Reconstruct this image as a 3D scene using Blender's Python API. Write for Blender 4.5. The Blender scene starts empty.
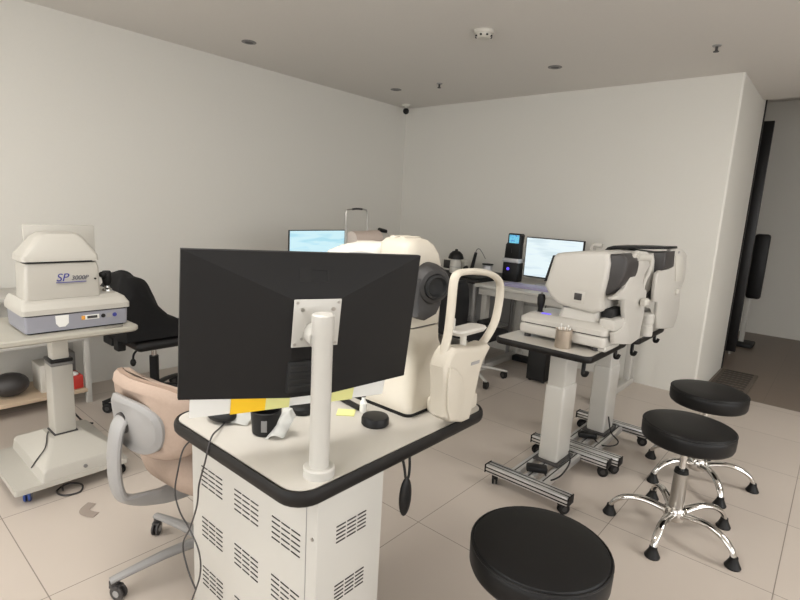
import bpy, bmesh, math, random
from mathutils import Vector, Matrix
random.seed(7)
SC = bpy.context.scene
COL = SC.collection
PI = math.pi
H = 1.32                                   # camera height

# ---------------------------------------------------------------- camera
F = 513.765
def _axes():
    pi, ro, ya = math.radians(10.0025), math.radians(3.1653), math.radians(40.4358)
    Rp = Matrix(((1, 0, 0), (0, math.cos(pi), -math.sin(pi)), (0, math.sin(pi), math.cos(pi))))
    Rr = Matrix(((math.cos(ro), -math.sin(ro), 0), (math.sin(ro), math.cos(ro), 0), (0, 0, 1)))
    R = Rr @ Rp
    A = R @ Vector((math.sin(ya), 0, math.cos(ya)))
    B = R @ Vector((-math.cos(ya), 0, math.sin(ya)))
    V = R @ Vector((0, 1, 0))
    return Matrix((-B, A, -V))             # rows: world axes in camera coordinates
M = _axes()
cam_data = bpy.data.cameras.new('camera')
cam = bpy.data.objects.new('camera', cam_data)
COL.objects.link(cam)
cr, cd, cf = M.col[0], M.col[1], M.col[2]
mw = Matrix((cr, -cd, -cf)).transposed().to_4x4()
mw.translation = (0, 0, H)
cam.matrix_world = mw
cam_data.sensor_width = 36
cam_data.lens = F / 800 * 36
cam_data.clip_start = 0.05
SC.camera = cam

# measuring helpers: a line of sight met with a plane of the room
def ray(x, y): return M @ Vector(((x - 400) / F, (y - 300) / F, 1))
def on(x, y, z):
    r = ray(x, y); r = r * ((z - H) / r.z); return Vector((r.x, r.y, z))
def aty(x, y, Y):
    r = ray(x, y); r = r * (Y / r.y); return Vector((r.x, Y, r.z + H))
def atx(x, y, X):
    r = ray(x, y); r = r * (X / r.x); return Vector((X, r.y, r.z + H))

# ---------------------------------------------------------------- materials
def srgb(c):
    return tuple(((v / 255) / 12.92 if v / 255 <= .04045 else ((v / 255 + .055) / 1.055) ** 2.4) for v in c) + (1,)
def mat(name, rgb, rough=.5, metal=0, var=.04, scale=18, bump=0, spec=.5, emit=None, estr=1, coat=0):
    m = bpy.data.materials.new(name); m.use_nodes = True
    nt = m.node_tree; b = nt.nodes['Principled BSDF']
    b.inputs['Roughness'].default_value = rough
    b.inputs['Metallic'].default_value = metal
    b.inputs['Specular IOR Level'].default_value = spec
    b.inputs['Coat Weight'].default_value = coat
    tc = nt.nodes.new('ShaderNodeTexCoord')
    nz = nt.nodes.new('ShaderNodeTexNoise'); nz.inputs['Scale'].default_value = scale; nz.inputs['Detail'].default_value = 4
    nt.links.new(tc.outputs['Object'], nz.inputs['Vector'])
    mx = nt.nodes.new('ShaderNodeMix'); mx.data_type = 'RGBA'
    c = srgb(rgb)
    mx.inputs[6].default_value = tuple(v * (1 - var) for v in c[:3]) + (1,)
    mx.inputs[7].default_value = tuple(min(1, v * (1 + var)) for v in c[:3]) + (1,)
    nt.links.new(nz.outputs['Fac'], mx.inputs[0])
    nt.links.new(mx.outputs[2], b.inputs['Base Color'])
    if bump:
        bp = nt.nodes.new('ShaderNodeBump'); bp.inputs['Strength'].default_value = bump; bp.inputs['Distance'].default_value = .002
        nt.links.new(nz.outputs['Fac'], bp.inputs['Height']); nt.links.new(bp.outputs['Normal'], b.inputs['Normal'])
    if emit:
        b.inputs['Emission Color'].default_value = srgb(emit); b.inputs['Emission Strength'].default_value = estr
    return m

WALL = mat('wall_paint', (215, 212, 204), .75, scale=60, var=.015, bump=.03)
CEIL = mat('ceiling_paint', (218, 214, 208), .85, scale=40, var=.015)
WHITE = mat('white_plastic', (204, 200, 190), .42, var=.02, scale=8)
SCAN = mat('scanner_cream', (198, 190, 175), .45, var=.02, scale=6)
WHITE2 = mat('instrument_white', (197, 193, 185), .38, var=.02, scale=6)
CREAM = mat('cream_plastic', (182, 178, 169), .45, var=.02, scale=6)
PAINT = mat('white_enamel', (190, 187, 180), .35, var=.02, scale=10)
LAM = mat('white_laminate', (195, 190, 181), .3, var=.03, scale=12)
LAM2 = mat('worn_laminate', (172, 168, 156), .38, var=.05, scale=12)
BLACK = mat('black_plastic', (15, 14, 14), .48, var=.1, spec=.35)
BLACKM = mat('matt_black', (20, 20, 20), .7, var=.1)
EDGE = mat('black_edge_band', (20, 17, 15), .5, var=.08, spec=.3)
MONB = mat('monitor_shell', (18, 17, 17), .5, var=.05, scale=40, spec=.3)
VINYL = mat('black_vinyl', (14, 13, 13), .45, var=.12, scale=60, bump=.08, spec=.32)
RUBBER = mat('black_rubber', (24, 23, 23), .6, var=.1)
CHROME = mat('chrome', (215, 212, 208), .12, 1, var=.02)
STEEL = mat('brushed_steel', (176, 172, 166), .32, 1, var=.06, scale=30)
ALU = mat('aluminium', (214, 213, 211), .34, .8, var=.03)
GREY = mat('grey_plastic', (150, 148, 146), .45, var=.03)
GREYD = mat('dark_grey_plastic', (58, 55, 54), .45, var=.06)
GREYM = mat('mid_grey_plastic', (122, 120, 118), .5, var=.05)
LILAC = mat('lilac_grey_plastic', (142, 142, 150), .45, var=.03)
BEIGE = mat('beige_fabric', (166, 146, 131), .9, var=.08, scale=140, bump=.2)
BEIGED = mat('beige_fabric_band', (150, 128, 112), .9, var=.08, scale=140, bump=.2)
CLOTH = mat('black_cloth', (9, 8, 9), .95, var=.2, scale=60, bump=.3)
MESHB = mat('black_mesh_fabric', (20, 20, 22), .85, var=.2, scale=200)
PAPER = mat('white_paper', (226, 225, 220), .8, var=.02)
YEL = mat('amber_sticky_paper', (247, 198, 32), .75, var=.03)
PYEL = mat('pale_yellow_paper', (226, 224, 150), .75, var=.03)
GLASSB = mat('dark_lens_glass', (10, 10, 12), .08, var=.0)
TIN = mat('tin', (196, 184, 170), .28, .85, var=.1, scale=30)
RED = mat('red_plastic', (190, 52, 42), .5, var=.1)
BLUE = mat('blue_plastic', (52, 78, 150), .35, var=.1)
INK = mat('blue_ink', (58, 62, 140), .5)
INKG = mat('grey_ink', (96, 96, 104), .5)
ORANGE = mat('orange_plastic', (214, 150, 60), .5)
WOOD = mat('dark_door_panel', (20, 18, 18), .4, var=.1)
LOUV = mat('vent_dark', (52, 48, 44), .8)
SILVER = mat('silver_plastic', (190, 190, 192), .35, .3)
BOARD = mat('shelf_board', (198, 176, 150), .5, var=.06)

def screen_mat(name, base, rows, estr):
    m = bpy.data.materials.new(name); m.use_nodes = True
    nt = m.node_tree; b = nt.nodes['Principled BSDF']
    b.inputs['Base Color'].default_value = (.02, .02, .02, 1); b.inputs['Roughness'].default_value = .3
    tc = nt.nodes.new('ShaderNodeTexCoord'); mp = nt.nodes.new('ShaderNodeMapping')
    mp.inputs['Scale'].default_value = rows
    nt.links.new(tc.outputs['Generated'], mp.inputs['Vector'])
    br = nt.nodes.new('ShaderNodeTexNoise'); br.inputs['Scale'].default_value = 1.0; br.inputs['Detail'].default_value = 2
    nt.links.new(mp.outputs['Vector'], br.inputs['Vector'])
    cr_ = nt.nodes.new('ShaderNodeValToRGB')
    cr_.color_ramp.elements[0].position = .36; cr_.color_ramp.elements[0].color = srgb(base[0])
    cr_.color_ramp.elements[1].position = .5; cr_.color_ramp.elements[1].color = srgb(base[1])
    nt.links.new(br.outputs['Fac'], cr_.inputs['Fac'])
    nt.links.new(cr_.outputs['Color'], b.inputs['Emission Color'])
    b.inputs['Emission Strength'].default_value = estr
    return m
SCR_C = screen_mat('cyan_screen', ((176, 226, 240), (206, 241, 250)), (1.5, 1.5, 8), 1.0)
SCR_W = screen_mat('pale_screen', ((214, 232, 238), (232, 247, 251)), (1.5, 1, 7), 1.0)
SCR_B = screen_mat('blue_screen', ((60, 120, 215), (120, 215, 240)), (5, 5, 5), .9)
LEDP = mat('violet_light', (90, 70, 220), .4, emit=(105, 80, 255), estr=1.0)

# tiled floor: 60 cm square porcelain tiles with thin darker joints
def tile_mat(name, rgb, joint, ox, oy, size, rough):
    m = bpy.data.materials.new(name); m.use_nodes = True
    nt = m.node_tree; b = nt.nodes['Principled BSDF']
    tc = nt.nodes.new('ShaderNodeTexCoord'); sp = nt.nodes.new('ShaderNodeSeparateXYZ')
    nt.links.new(tc.outputs['Object'], sp.inputs[0])
    def mth(op, a, v=None, c=None):
        n = nt.nodes.new('ShaderNodeMath'); n.operation = op
        for i, q in enumerate((a, v, c)):
            if q is None: continue
            if isinstance(q, (int, float)): n.inputs[i].default_value = q
            else: nt.links.new(q, n.inputs[i])
        return n.outputs[0]
    ds = []; cells = []
    for k, o in ((0, ox), (1, oy)):
        t = mth('DIVIDE', mth('SUBTRACT', sp.outputs[k], o), size)
        fr = mth('FRACT', t); cells.append(mth('FLOOR', t))
        ds.append(mth('MINIMUM', fr, mth('SUBTRACT', 1.0, fr)))
    d = mth('MINIMUM', ds[0], ds[1])
    j = mth('LESS_THAN', d, .0030)
    nz = nt.nodes.new('ShaderNodeTexNoise'); nz.inputs['Scale'].default_value = 1.7; nz.inputs['Detail'].default_value = 6
    nt.links.new(tc.outputs['Object'], nz.inputs['Vector'])
    cmb = nt.nodes.new('ShaderNodeCombineXYZ'); nt.links.new(cells[0], cmb.inputs[0]); nt.links.new(cells[1], cmb.inputs[1])
    wn = nt.nodes.new('ShaderNodeTexWhiteNoise'); nt.links.new(cmb.outputs[0], wn.inputs['Vector'])
    fac = mth('ADD', mth('MULTIPLY', nz.outputs['Fac'], .7), mth('MULTIPLY', wn.outputs['Value'], .3))
    c = srgb(rgb)
    mx = nt.nodes.new('ShaderNodeMix'); mx.data_type = 'RGBA'
    mx.inputs[6].default_value = tuple(v * .93 for v in c[:3]) + (1,)
    mx.inputs[7].default_value = tuple(v * 1.06 for v in c[:3]) + (1,)
    nt.links.new(fac, mx.inputs[0])
    m2 = nt.nodes.new('ShaderNodeMix'); m2.data_type = 'RGBA'
    nt.links.new(j, m2.inputs[0]); nt.links.new(mx.outputs[2], m2.inputs[6]); m2.inputs[7].default_value = srgb(joint)
    nt.links.new(m2.outputs[2], b.inputs['Base Color'])
    b.inputs['Roughness'].default_value = rough
    return m
TILE = tile_mat('floor_tiles', (192, 181, 170), (132, 122, 112), -.606, 1.618, .6, .36)
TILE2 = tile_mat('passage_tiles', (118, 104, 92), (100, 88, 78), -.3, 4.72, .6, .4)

# ---------------------------------------------------------------- mesh builder
class MB:
    def __init__(s): s.bm = bmesh.new(); s.mi = 0
    def _add(s, t):
        for f in t.faces: f.material_index = s.mi
        me = bpy.data.meshes.new('t'); t.to_mesh(me); t.free(); s.bm.from_mesh(me); bpy.data.meshes.remove(me)
        return s
    def box(s, c, size, bev=0, rot=None, seg=2, taper=None):
        t = bmesh.new(); bmesh.ops.create_cube(t, size=1)
        for v in t.verts:
            k = 1
            if taper and v.co.z > 0: v.co.x *= taper[0]; v.co.y *= taper[1]
            v.co = Vector((v.co.x * size[0], v.co.y * size[1], v.co.z * size[2]))
        if bev: bmesh.ops.bevel(t, geom=t.edges[:], offset=bev, segments=seg, affect='EDGES', profile=.5, clamp_overlap=True)
        m = Matrix.Translation(Vector(c)) @ (rot.to_4x4() if rot else Matrix.Identity(4))
        t.transform(m); return s._add(t)
    def bx(s, x0, x1, y0, y1, z0, z1, bev=0, seg=2):
        return s.box(((x0 + x1) / 2, (y0 + y1) / 2, (z0 + z1) / 2), (abs(x1 - x0), abs(y1 - y0), abs(z1 - z0)), bev, None, seg)
    def cyl(s, p0, p1, r0, r1=None, n=28, bev=0):
        r1 = r0 if r1 is None else r1
        p0, p1 = Vector(p0), Vector(p1); d = p1 - p0
        t = bmesh.new(); bmesh.ops.create_cone(t, cap_ends=True, segments=n, radius1=r0, radius2=r1, depth=d.length)
        if bev:
            es = [e for e in t.edges if abs(e.verts[0].co.z - e.verts[1].co.z) < 1e-6]
            bmesh.ops.bevel(t, geom=es, offset=bev, segments=2, affect='EDGES', profile=.5)
        q = d.to_track_quat('Z', 'Y').to_matrix().to_4x4()
        t.transform(Matrix.Translation((p0 + p1) / 2) @ q); return s._add(t)
    def sph(s, c, r, sc=(1, 1, 1), n=24, rot=None):
        t = bmesh.new(); bmesh.ops.create_uvsphere(t, u_segments=n, v_segments=n // 2, radius=r)
        for v in t.verts: v.co = Vector((v.co.x * sc[0], v.co.y * sc[1], v.co.z * sc[2]))
        t.transform(Matrix.Translation(Vector(c)) @ (rot.to_4x4() if rot else Matrix.Identity(4))); return s._add(t)
    def lathe(s, prof, c=(0, 0, 0), axis=(0, 0, 1), n=48):
        t = bmesh.new(); rings = []
        for r, z in prof:
            if r < 1e-6: rings.append([t.verts.new((0, 0, z))])
            else: rings.append([t.verts.new((r * math.cos(2 * PI * i / n), r * math.sin(2 * PI * i / n), z)) for i in range(n)])
        for a, b in zip(rings, rings[1:]):
            for i in range(n):
                j = (i + 1) % n
                if len(a) == 1 and len(b) == 1: continue
                if len(a) == 1: t.faces.new((a[0], b[j], b[i]))
                elif len(b) == 1: t.faces.new((a[i], a[j], b[0]))
                else: t.faces.new((a[i], a[j], b[j], b[i]))
        bmesh.ops.recalc_face_normals(t, faces=t.faces)
        q = Vector(axis).to_track_quat('Z', 'Y').to_matrix().to_4x4()
        t.transform(Matrix.Translation(Vector(c)) @ q); return s._add(t)
    def tube(s, pts, r, n=10, sub=6, closed=False, flat=None, up=(0, 0, 1)):
        """round (or flat: (along-side, along-up) radii) tube swept along a smooth line"""
        P = [Vector(p) for p in pts]
        if sub > 1 and len(P) > 2: P = smooth(P, sub, closed)
        t = bmesh.new(); rings = []; N = len(P); prev = None
        rr = r if hasattr(r, '__len__') else None
        for i, p in enumerate(P):
            if closed: d = P[(i + 1) % N] - P[i - 1]
            else: d = P[min(i + 1, N - 1)] - P[max(i - 1, 0)]
            d.normalize()
            if flat:
                side = d.cross(Vector(up))
                if side.length < 1e-4: side = d.cross(Vector((1, 0, 0)))
                side.normalize(); u = side.cross(d).normalized()
            else:
                if prev is None:
                    side = d.cross(Vector((0, 0, 1)))
                    if side.length < 1e-3: side = d.cross(Vector((1, 0, 0)))
                else: side = prev - d * prev.dot(d)
                side.normalize(); u = side.cross(d).normalized(); prev = side
            if rr: k = i / (N - 1) * (len(rr) - 1); a = int(min(k, len(rr) - 2)); rad = rr[a] + (rr[a + 1] - rr[a]) * (k - a)
            else: rad = r
            fa, fb = (flat if flat else (rad, rad))
            if flat and rr: fa *= rad; fb *= rad
            rings.append([t.verts.new(p + side * (fa * math.cos(2 * PI * q / n)) + u * (fb * math.sin(2 * PI * q / n))) for q in range(n)])
        m = N if closed else N - 1
        for i in range(m):
            a, b = rings[i], rings[(i + 1) % N]
            for q in range(n): t.faces.new((a[q], a[(q + 1) % n], b[(q + 1) % n], b[q]))
        if not closed:
            t.faces.new(rings[0][::-1]); t.faces.new(rings[-1])
        bmesh.ops.recalc_face_normals(t, faces=t.faces); return s._add(t)
    def prism(s, poly, off, bev=0, seg=2, rnd=0):
        """closed outline (3D points in one plane) pushed along the vector off"""
        P = [Vector(p) for p in poly]; off = Vector(off)
        t = bmesh.new(); a = [t.verts.new(p) for p in P]; b = [t.verts.new(p + off) for p in P]
        n = len(P); t.faces.new(a[::-1]); t.faces.new(b)
        for i in range(n): t.faces.new((a[i], a[(i + 1) % n], b[(i + 1) % n], b[i]))
        bmesh.ops.recalc_face_normals(t, faces=t.faces)
        if bev:
            es = [e for e in t.edges if (e.verts[0] in a and e.verts[1] in a) or (e.verts[0] in b and e.verts[1] in b)]
            bmesh.ops.bevel(t, geom=es, offset=bev, segments=seg, affect='EDGES', profile=.5, clamp_overlap=True)
        return s._add(t)
    def loft(s, rings, cap=True, closed=True):
        t = bmesh.new(); R = [[t.verts.new(p) for p in r] for r in rings]; n = len(R[0])
        for a, b in zip(R, R[1:]):
            for i in range(n if closed else n - 1): t.faces.new((a[i], a[(i + 1) % n], b[(i + 1) % n], b[i]))
        if cap: t.faces.new(R[0][::-1]); t.faces.new(R[-1])
        bmesh.ops.recalc_face_normals(t, faces=t.faces); return s._add(t)
    def poly(s, pts):
        t = bmesh.new(); t.faces.new([t.verts.new(p) for p in pts]); return s._add(t)

def smooth(P, k=6, closed=False):
    out = []; N = len(P)
    for i in range(N if closed else N - 1):
        if closed: p0, p1, p2, p3 = P[i - 1], P[i], P[(i + 1) % N], P[(i + 2) % N]
        else: p0, p1, p2, p3 = P[max(i - 1, 0)], P[i], P[i + 1], P[min(i + 2, N - 1)]
        for q in range(k):
            u = q / k
            out.append(.5 * ((2 * p1) + (p2 - p0) * u + (2 * p0 - 5 * p1 + 4 * p2 - p3) * u * u + (3 * p1 - p0 - 3 * p2 + p3) * u ** 3))
    if not closed: out.append(P[-1].copy())
    return out
def rrect(x0, x1, y0, y1, r, z, n=6):
    out = []
    for cx, cy, a in ((x1 - r, y1 - r, 0), (x0 + r, y1 - r, 90), (x0 + r, y0 + r, 180), (x1 - r, y0 + r, 270)):
        for i in range(n + 1):
            t = math.radians(a + 90 * i / n); out.append(Vector((cx + r * math.cos(t), cy + r * math.sin(t), z)))
    return out

def link_mesh(name, mb, mats, parent=None, sharp=32):
    me = bpy.data.meshes.new(name); bm = mb.bm
    inv = Matrix.Identity(4)
    p = parent
    if p is not None:
        w = Matrix.Identity(4)
        while p is not None:
            w = (Matrix.Translation(p.location) @ p.rotation_euler.to_matrix().to_4x4()) @ w; p = p.parent
        inv = w.inverted()
        bm.transform(inv)
    for f in bm.faces: f.smooth = True
    sa = math.radians(sharp)
    for e in bm.edges:
        if len(e.link_faces) == 2: e.smooth = e.calc_face_angle(0) < sa
    bm.to_mesh(me); bm.free()
    for m in (mats if isinstance(mats, (list, tuple)) else [mats]): me.materials.append(m)
    o = bpy.data.objects.new(name, me); COL.objects.link(o)
    if parent is not None: o.parent = parent
    return o
def part(name, mb, mats, parent, label=None, sharp=32):
    o = link_mesh(name, mb, mats, parent, sharp)
    if label: o['label'] = label
    return o
def tag(o, label, cat, group=None, kind=None):
    o['label'] = label; o['category'] = cat
    if group: o['group'] = group
    if kind: o['kind'] = kind
    return o
def thing(name, label, cat, loc, rz=0, group=None):
    o = bpy.data.objects.new(name, None); COL.objects.link(o); o.empty_display_size = .05
    o.location = loc; o.rotation_euler = (0, 0, rz)
    return tag(o, label, cat, group)
def single(name, mb, mats, label, cat, group=None, sharp=32):
    return tag(link_mesh(name, mb, mats, None, sharp), label, cat, group)
def struct(name, mb, mats, parent=None, sharp=32):
    o = link_mesh(name, mb, mats, parent, sharp)
    if parent is None: o['kind'] = 'structure'
    return o
def dup(root, loc, rz, label, group=None):
    def cp(o, par):
        c = o.copy(); COL.objects.link(c); c.parent = par
        for ch in o.children: cp(ch, c)
        return c
    kids = list(root.children)
    r = root.copy(); COL.objects.link(r)
    for k in kids: cp(k, r)
    r.location = loc; r.rotation_euler = (0, 0, rz); r['label'] = label
    if group: r['group'] = group
    return r
def lettering(name, txt, size, origin, xdir, ydir, m, parent, ext=.0006, shear=0):
    cu = bpy.data.curves.new('t', 'FONT'); cu.body = txt; cu.size = size; cu.extrude = ext; cu.shear = shear
    ob = bpy.data.objects.new('t', cu); COL.objects.link(ob)
    me = bpy.data.meshes.new_from_object(ob)
    bpy.data.objects.remove(ob); bpy.data.curves.remove(cu)
    x = Vector(xdir).normalized(); y = Vector(ydir).normalized(); z = x.cross(y)
    t = Matrix((x, y, z)).transposed().to_4x4(); t.translation = Vector(origin)
    me.transform(t)
    mb = MB(); mb.bm.from_mesh(me); bpy.data.meshes.remove(me)
    return part(name, mb, m, parent)

# ---------------------------------------------------------------- the room
XL, YB, ZC, XE = -3.85, 4.45, 2.40, -.722
struct('floor', MB().bx(XL - .1, 3.2, -2.6, 4.72, -.08, 0), TILE)
struct('floor_passage', MB().bx(XE - 2.2, 3.2, 4.72, 8.1, -.08, 0), TILE2)
struct('ceiling', MB().bx(XL - .1, 3.2, -2.6, 5.46, ZC, ZC + .08), CEIL)
struct('ceiling_passage', MB().bx(XE - 2.3, 3.2, 5.46, 8.1, 2.85, 2.93), CEIL)  # raised by design so the passage wall below stays in shade
struct('trim_2', MB().bx(XE - 2.3, 3.12, 5.44, 5.46, ZC + .08, 2.85), CEIL)
struct('wall_left', MB().bx(XL - .12, XL, -2.6, YB, 0, ZC), WALL)
struct('wall_back', MB().prism([(XL - .12, YB, 0), (XE - .012, YB, 0), (XE, YB + .012, 0), (XE, 5.60, 0), (XL - .12, 5.60, 0)], (0, 0, ZC)).bx(XL - .12, XE, 5.46, 5.60, ZC, 2.85), WALL)
struct('wall_right', MB().bx(3.0, 3.12, -2.6, 5.46, 0, ZC).bx(3.0, 3.12, 5.46, 8.1, 0, 2.85), WALL)
struct('wall_rear', MB().bx(XL - .12, 3.12, -2.72, -2.6, 0, ZC), WALL)
struct('wall_passage', MB().bx(XE - 2.2, 3.12, 7.9, 8.02, 0, 2.85), WALL)
struct('wall_passage_end', MB().bx(XE - 2.3, XE - 2.2, 5.6, 8.1, 0, 2.85), WALL)
# doorway in the passage: a thin dark jamb strip and a lintel
struct('trim_1', MB().bx(XE - .012, XE + .008, 5.602, 5.64, 0, ZC + .05), BLACK)

t = thing('dark_door_leaf', 'tall near-black door leaf standing open past the end of the wall', 'door', (-.77, 6.35, 0))
part('leaf', MB().bx(-.825, -.715, 6.32, 6.37, .03, 2.37, .004), WOOD, t)
part('pivot', MB().cyl((-.77, 6.345, 0), (-.77, 6.345, .035), .02), STEEL, t)

t = thing('display_stand', 'black upright panel on a pale post in the passage behind the door leaf', 'stand', (-.73, 6.95, 0))
part('post', MB().bx(-.77, -.72, 6.92, 6.96, .03, .95, .006), PAINT, t)
part('panel', MB().bx(-.775, -.63, 6.86, 6.92, .55, 1.27, .03), BLACK, t)
part('foot', MB().bx(-.80, -.62, 6.80, 7.08, 0, .045, .01), BLACKM, t)

mb = MB()
mb.bx(-.70, -.42, 4.80, 5.56, 0, .012, .003)
for i in range(9):
    mb.mi = 1; y = 4.86 + i * .08; mb.bx(-.67, -.45, y, y + .035, .012, .016)
t = single('floor_mat', mb, [mat('mat_brown', (96, 86, 76), .9, var=.12, scale=60), mat('mat_dark', (62, 57, 52), .9, var=.1)], 'dark ribbed floor mat lying at the mouth of the passage', 'mat')

# ceiling fittings
t = thing('smoke_detector', 'round white smoke detector on the ceiling', 'smoke detector', (-1.84, 2.80, ZC))
part('base', MB().lathe([(0, 0), (.062, 0), (.062, -.014), (.056, -.02), (0, -.02)], (-1.84, 2.80, ZC)), WHITE, t)
part('dome', MB().lathe([(.05, -.02), (.048, -.03), (.036, -.042), (0, -.046)], (-1.84, 2.80, ZC)), WHITE, t)
for k in range(8):
    a = 2 * PI * k / 8 + .2
    part('slot', MB().box((-1.84 + .046 * math.cos(a), 2.80 + .046 * math.sin(a), ZC - .031), (.014, .012, .008), .001, Matrix.Rotation(a, 3, 'Z')), BLACKM, t)
lab = {0: 'slim recessed ceiling fitting nearest the left wall', 1: 'slim recessed ceiling fitting between smoke detector and far wall', 2: 'slim recessed ceiling fitting near the far left corner'}
for k, p in enumerate((on(249, 42, ZC), on(555, 67, ZC), on(396, 89.5, ZC))):
    t = thing('recessed_downlight', lab[k], 'ceiling light', p, 0, 'recessed ceiling downlights')
    part('trim_ring', MB().lathe([(.028, 0), (.05, 0), (.05, -.003), (.03, -.006), (.028, -.002)], p), GREYM, t)
    part('lens', MB().lathe([(0, -.001), (.029, -.001), (.029, -.0025), (0, -.0025)], p), GREYD, t)
lab = ('small grey sprinkler head on the ceiling above the far desk', 'small grey sprinkler head on the ceiling near the passage')
for k, p in enumerate((on(439.5, 83.5, ZC), on(717, 45.5, ZC))):
    t = thing('ceiling_sprinkler', lab[k], 'sprinkler', p, 0, 'ceiling sprinkler heads')
    part('escutcheon', MB().lathe([(0, .002), (.028, .002), (.022, -.006), (0, -.008)], p), GREY, t)
    part('nozzle', MB().cyl(p - Vector((0, 0, .006)), p - Vector((0, 0, .035)), .008).cyl(p - Vector((0, 0, .033)), p - Vector((0, 0, .037)), .016), GREYD, t)
p = Vector((-3.70, 4.27, 2.335))
t = thing('ceiling_camera', 'small black dome camera in the top corner of the room', 'camera', (-3.72, 4.29, ZC))
part('bracket', MB().cyl((p.x, p.y, ZC + .002), (p.x, p.y, ZC - .02), .045, .04).cyl((p.x, p.y, ZC - .02), (p.x, p.y, p.z), .018), WHITE, t)
part('body', MB().sph(p, .032), BLACK, t)

# ceiling panels added out of view as fill for the room
LE = mat('fill_diffuser', (240, 238, 230), .5, emit=(255, 250, 242), estr=6)
def panel(cx, cy, w, h, watts, label, col=(1, .985, .965)):
    t = thing('added_panel_light', label, 'ceiling light', (cx, cy, ZC))
    part('frame', MB().bx(cx - w / 2 - .02, cx + w / 2 + .02, cy - h / 2 - .02, cy + h / 2 + .02, ZC - .012, ZC), WHITE, t)
    part('diffuser', MB().bx(cx - w / 2, cx + w / 2, cy - h / 2, cy + h / 2, ZC - .016, ZC - .012), LE, t)
    ld = bpy.data.lights.new('added_panel_lamp', 'AREA'); ld.shape = 'RECTANGLE'; ld.size = w; ld.size_y = h; ld.energy = watts; ld.color = col
    lo = bpy.data.objects.new('added_panel_lamp', ld); COL.objects.link(lo); lo.location = (0, 0, -.02); lo.parent = t
panel(1.4, 3.2, 1.2, .6, 27, 'added ceiling panel light over the far right side of the room')
panel(-1.2, .3, 1.2, .6, 17, 'added ceiling panel light above the near side of the room')
panel(-2.7, -1.5, 1.2, .6, 20, 'added ceiling panel light above the left near side of the room')
# unseen right-hand window, added with glowing pane and area lamp as key light
wn = struct('added_window_1', MB().bx(2.96, 3.02, -1.3, 3.3, .55, .62, .005).bx(2.96, 3.02, -1.3, 3.3, 2.18, 2.25, .005).bx(2.96, 3.02, -1.3, -1.23, .55, 2.25, .005).bx(2.96, 3.02, 3.23, 3.3, .55, 2.25, .005).bx(2.965, 3.015, .965, 1.035, .6, 2.2, .005), PAINT)
struct('added_window_pane', MB().bx(2.985, 2.998, -1.24, 3.24, .61, 2.19), mat('added_pane_glow', (235, 238, 240), .6, emit=(244, 248, 255), estr=1.5), wn)
ld = bpy.data.lights.new('added_window_lamp', 'AREA'); ld.shape = 'RECTANGLE'; ld.size = 4.4; ld.size_y = 1.5; ld.energy = 38; ld.color = (1, .992, .975)
lo = bpy.data.objects.new('added_window_lamp', ld); COL.objects.link(lo)
lo.matrix_world = Matrix(((0, 0, 1, 2.95), (1, 0, 0, 1.0), (0, 1, 0, 1.4), (0, 0, 0, 1)))
wn = struct('added_window_2', MB().bx(-3.3, 2.4, -2.62, -2.56, .55, .62, .005).bx(-3.3, 2.4, -2.62, -2.56, 2.18, 2.25, .005).bx(-3.3, -3.23, -2.62, -2.56, .55, 2.25, .005).bx(2.33, 2.4, -2.62, -2.56, .55, 2.25, .005).bx(-.485, -.415, -2.615, -2.565, .6, 2.2, .005), PAINT)  # unseen rear window, added to throw light on the back wall
struct('added_window_pane', MB().bx(-3.24, 2.34, -2.598, -2.585, .61, 2.19), mat('added_pane_glow', (235, 238, 240), .6, emit=(244, 248, 255), estr=1.1), wn)
ld = bpy.data.lights.new('added_window_lamp', 'AREA'); ld.shape = 'RECTANGLE'; ld.size = 5.4; ld.size_y = 1.5; ld.energy = 58; ld.color = (1, .992, .975)
lo = bpy.data.objects.new('added_window_lamp', ld); COL.objects.link(lo)
lo.matrix_world = Matrix(((-1, 0, 0, -.45), (0, 0, 1, -2.54), (0, 1, 0, 1.4), (0, 0, 0, 1)))
W = bpy.data.worlds.new('world'); SC.world = W; W.use_nodes = True
W.node_tree.nodes['Background'].inputs[0].default_value = (.8, .85, 1, 1); W.node_tree.nodes['Background'].inputs[1].default_value = .1

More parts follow.
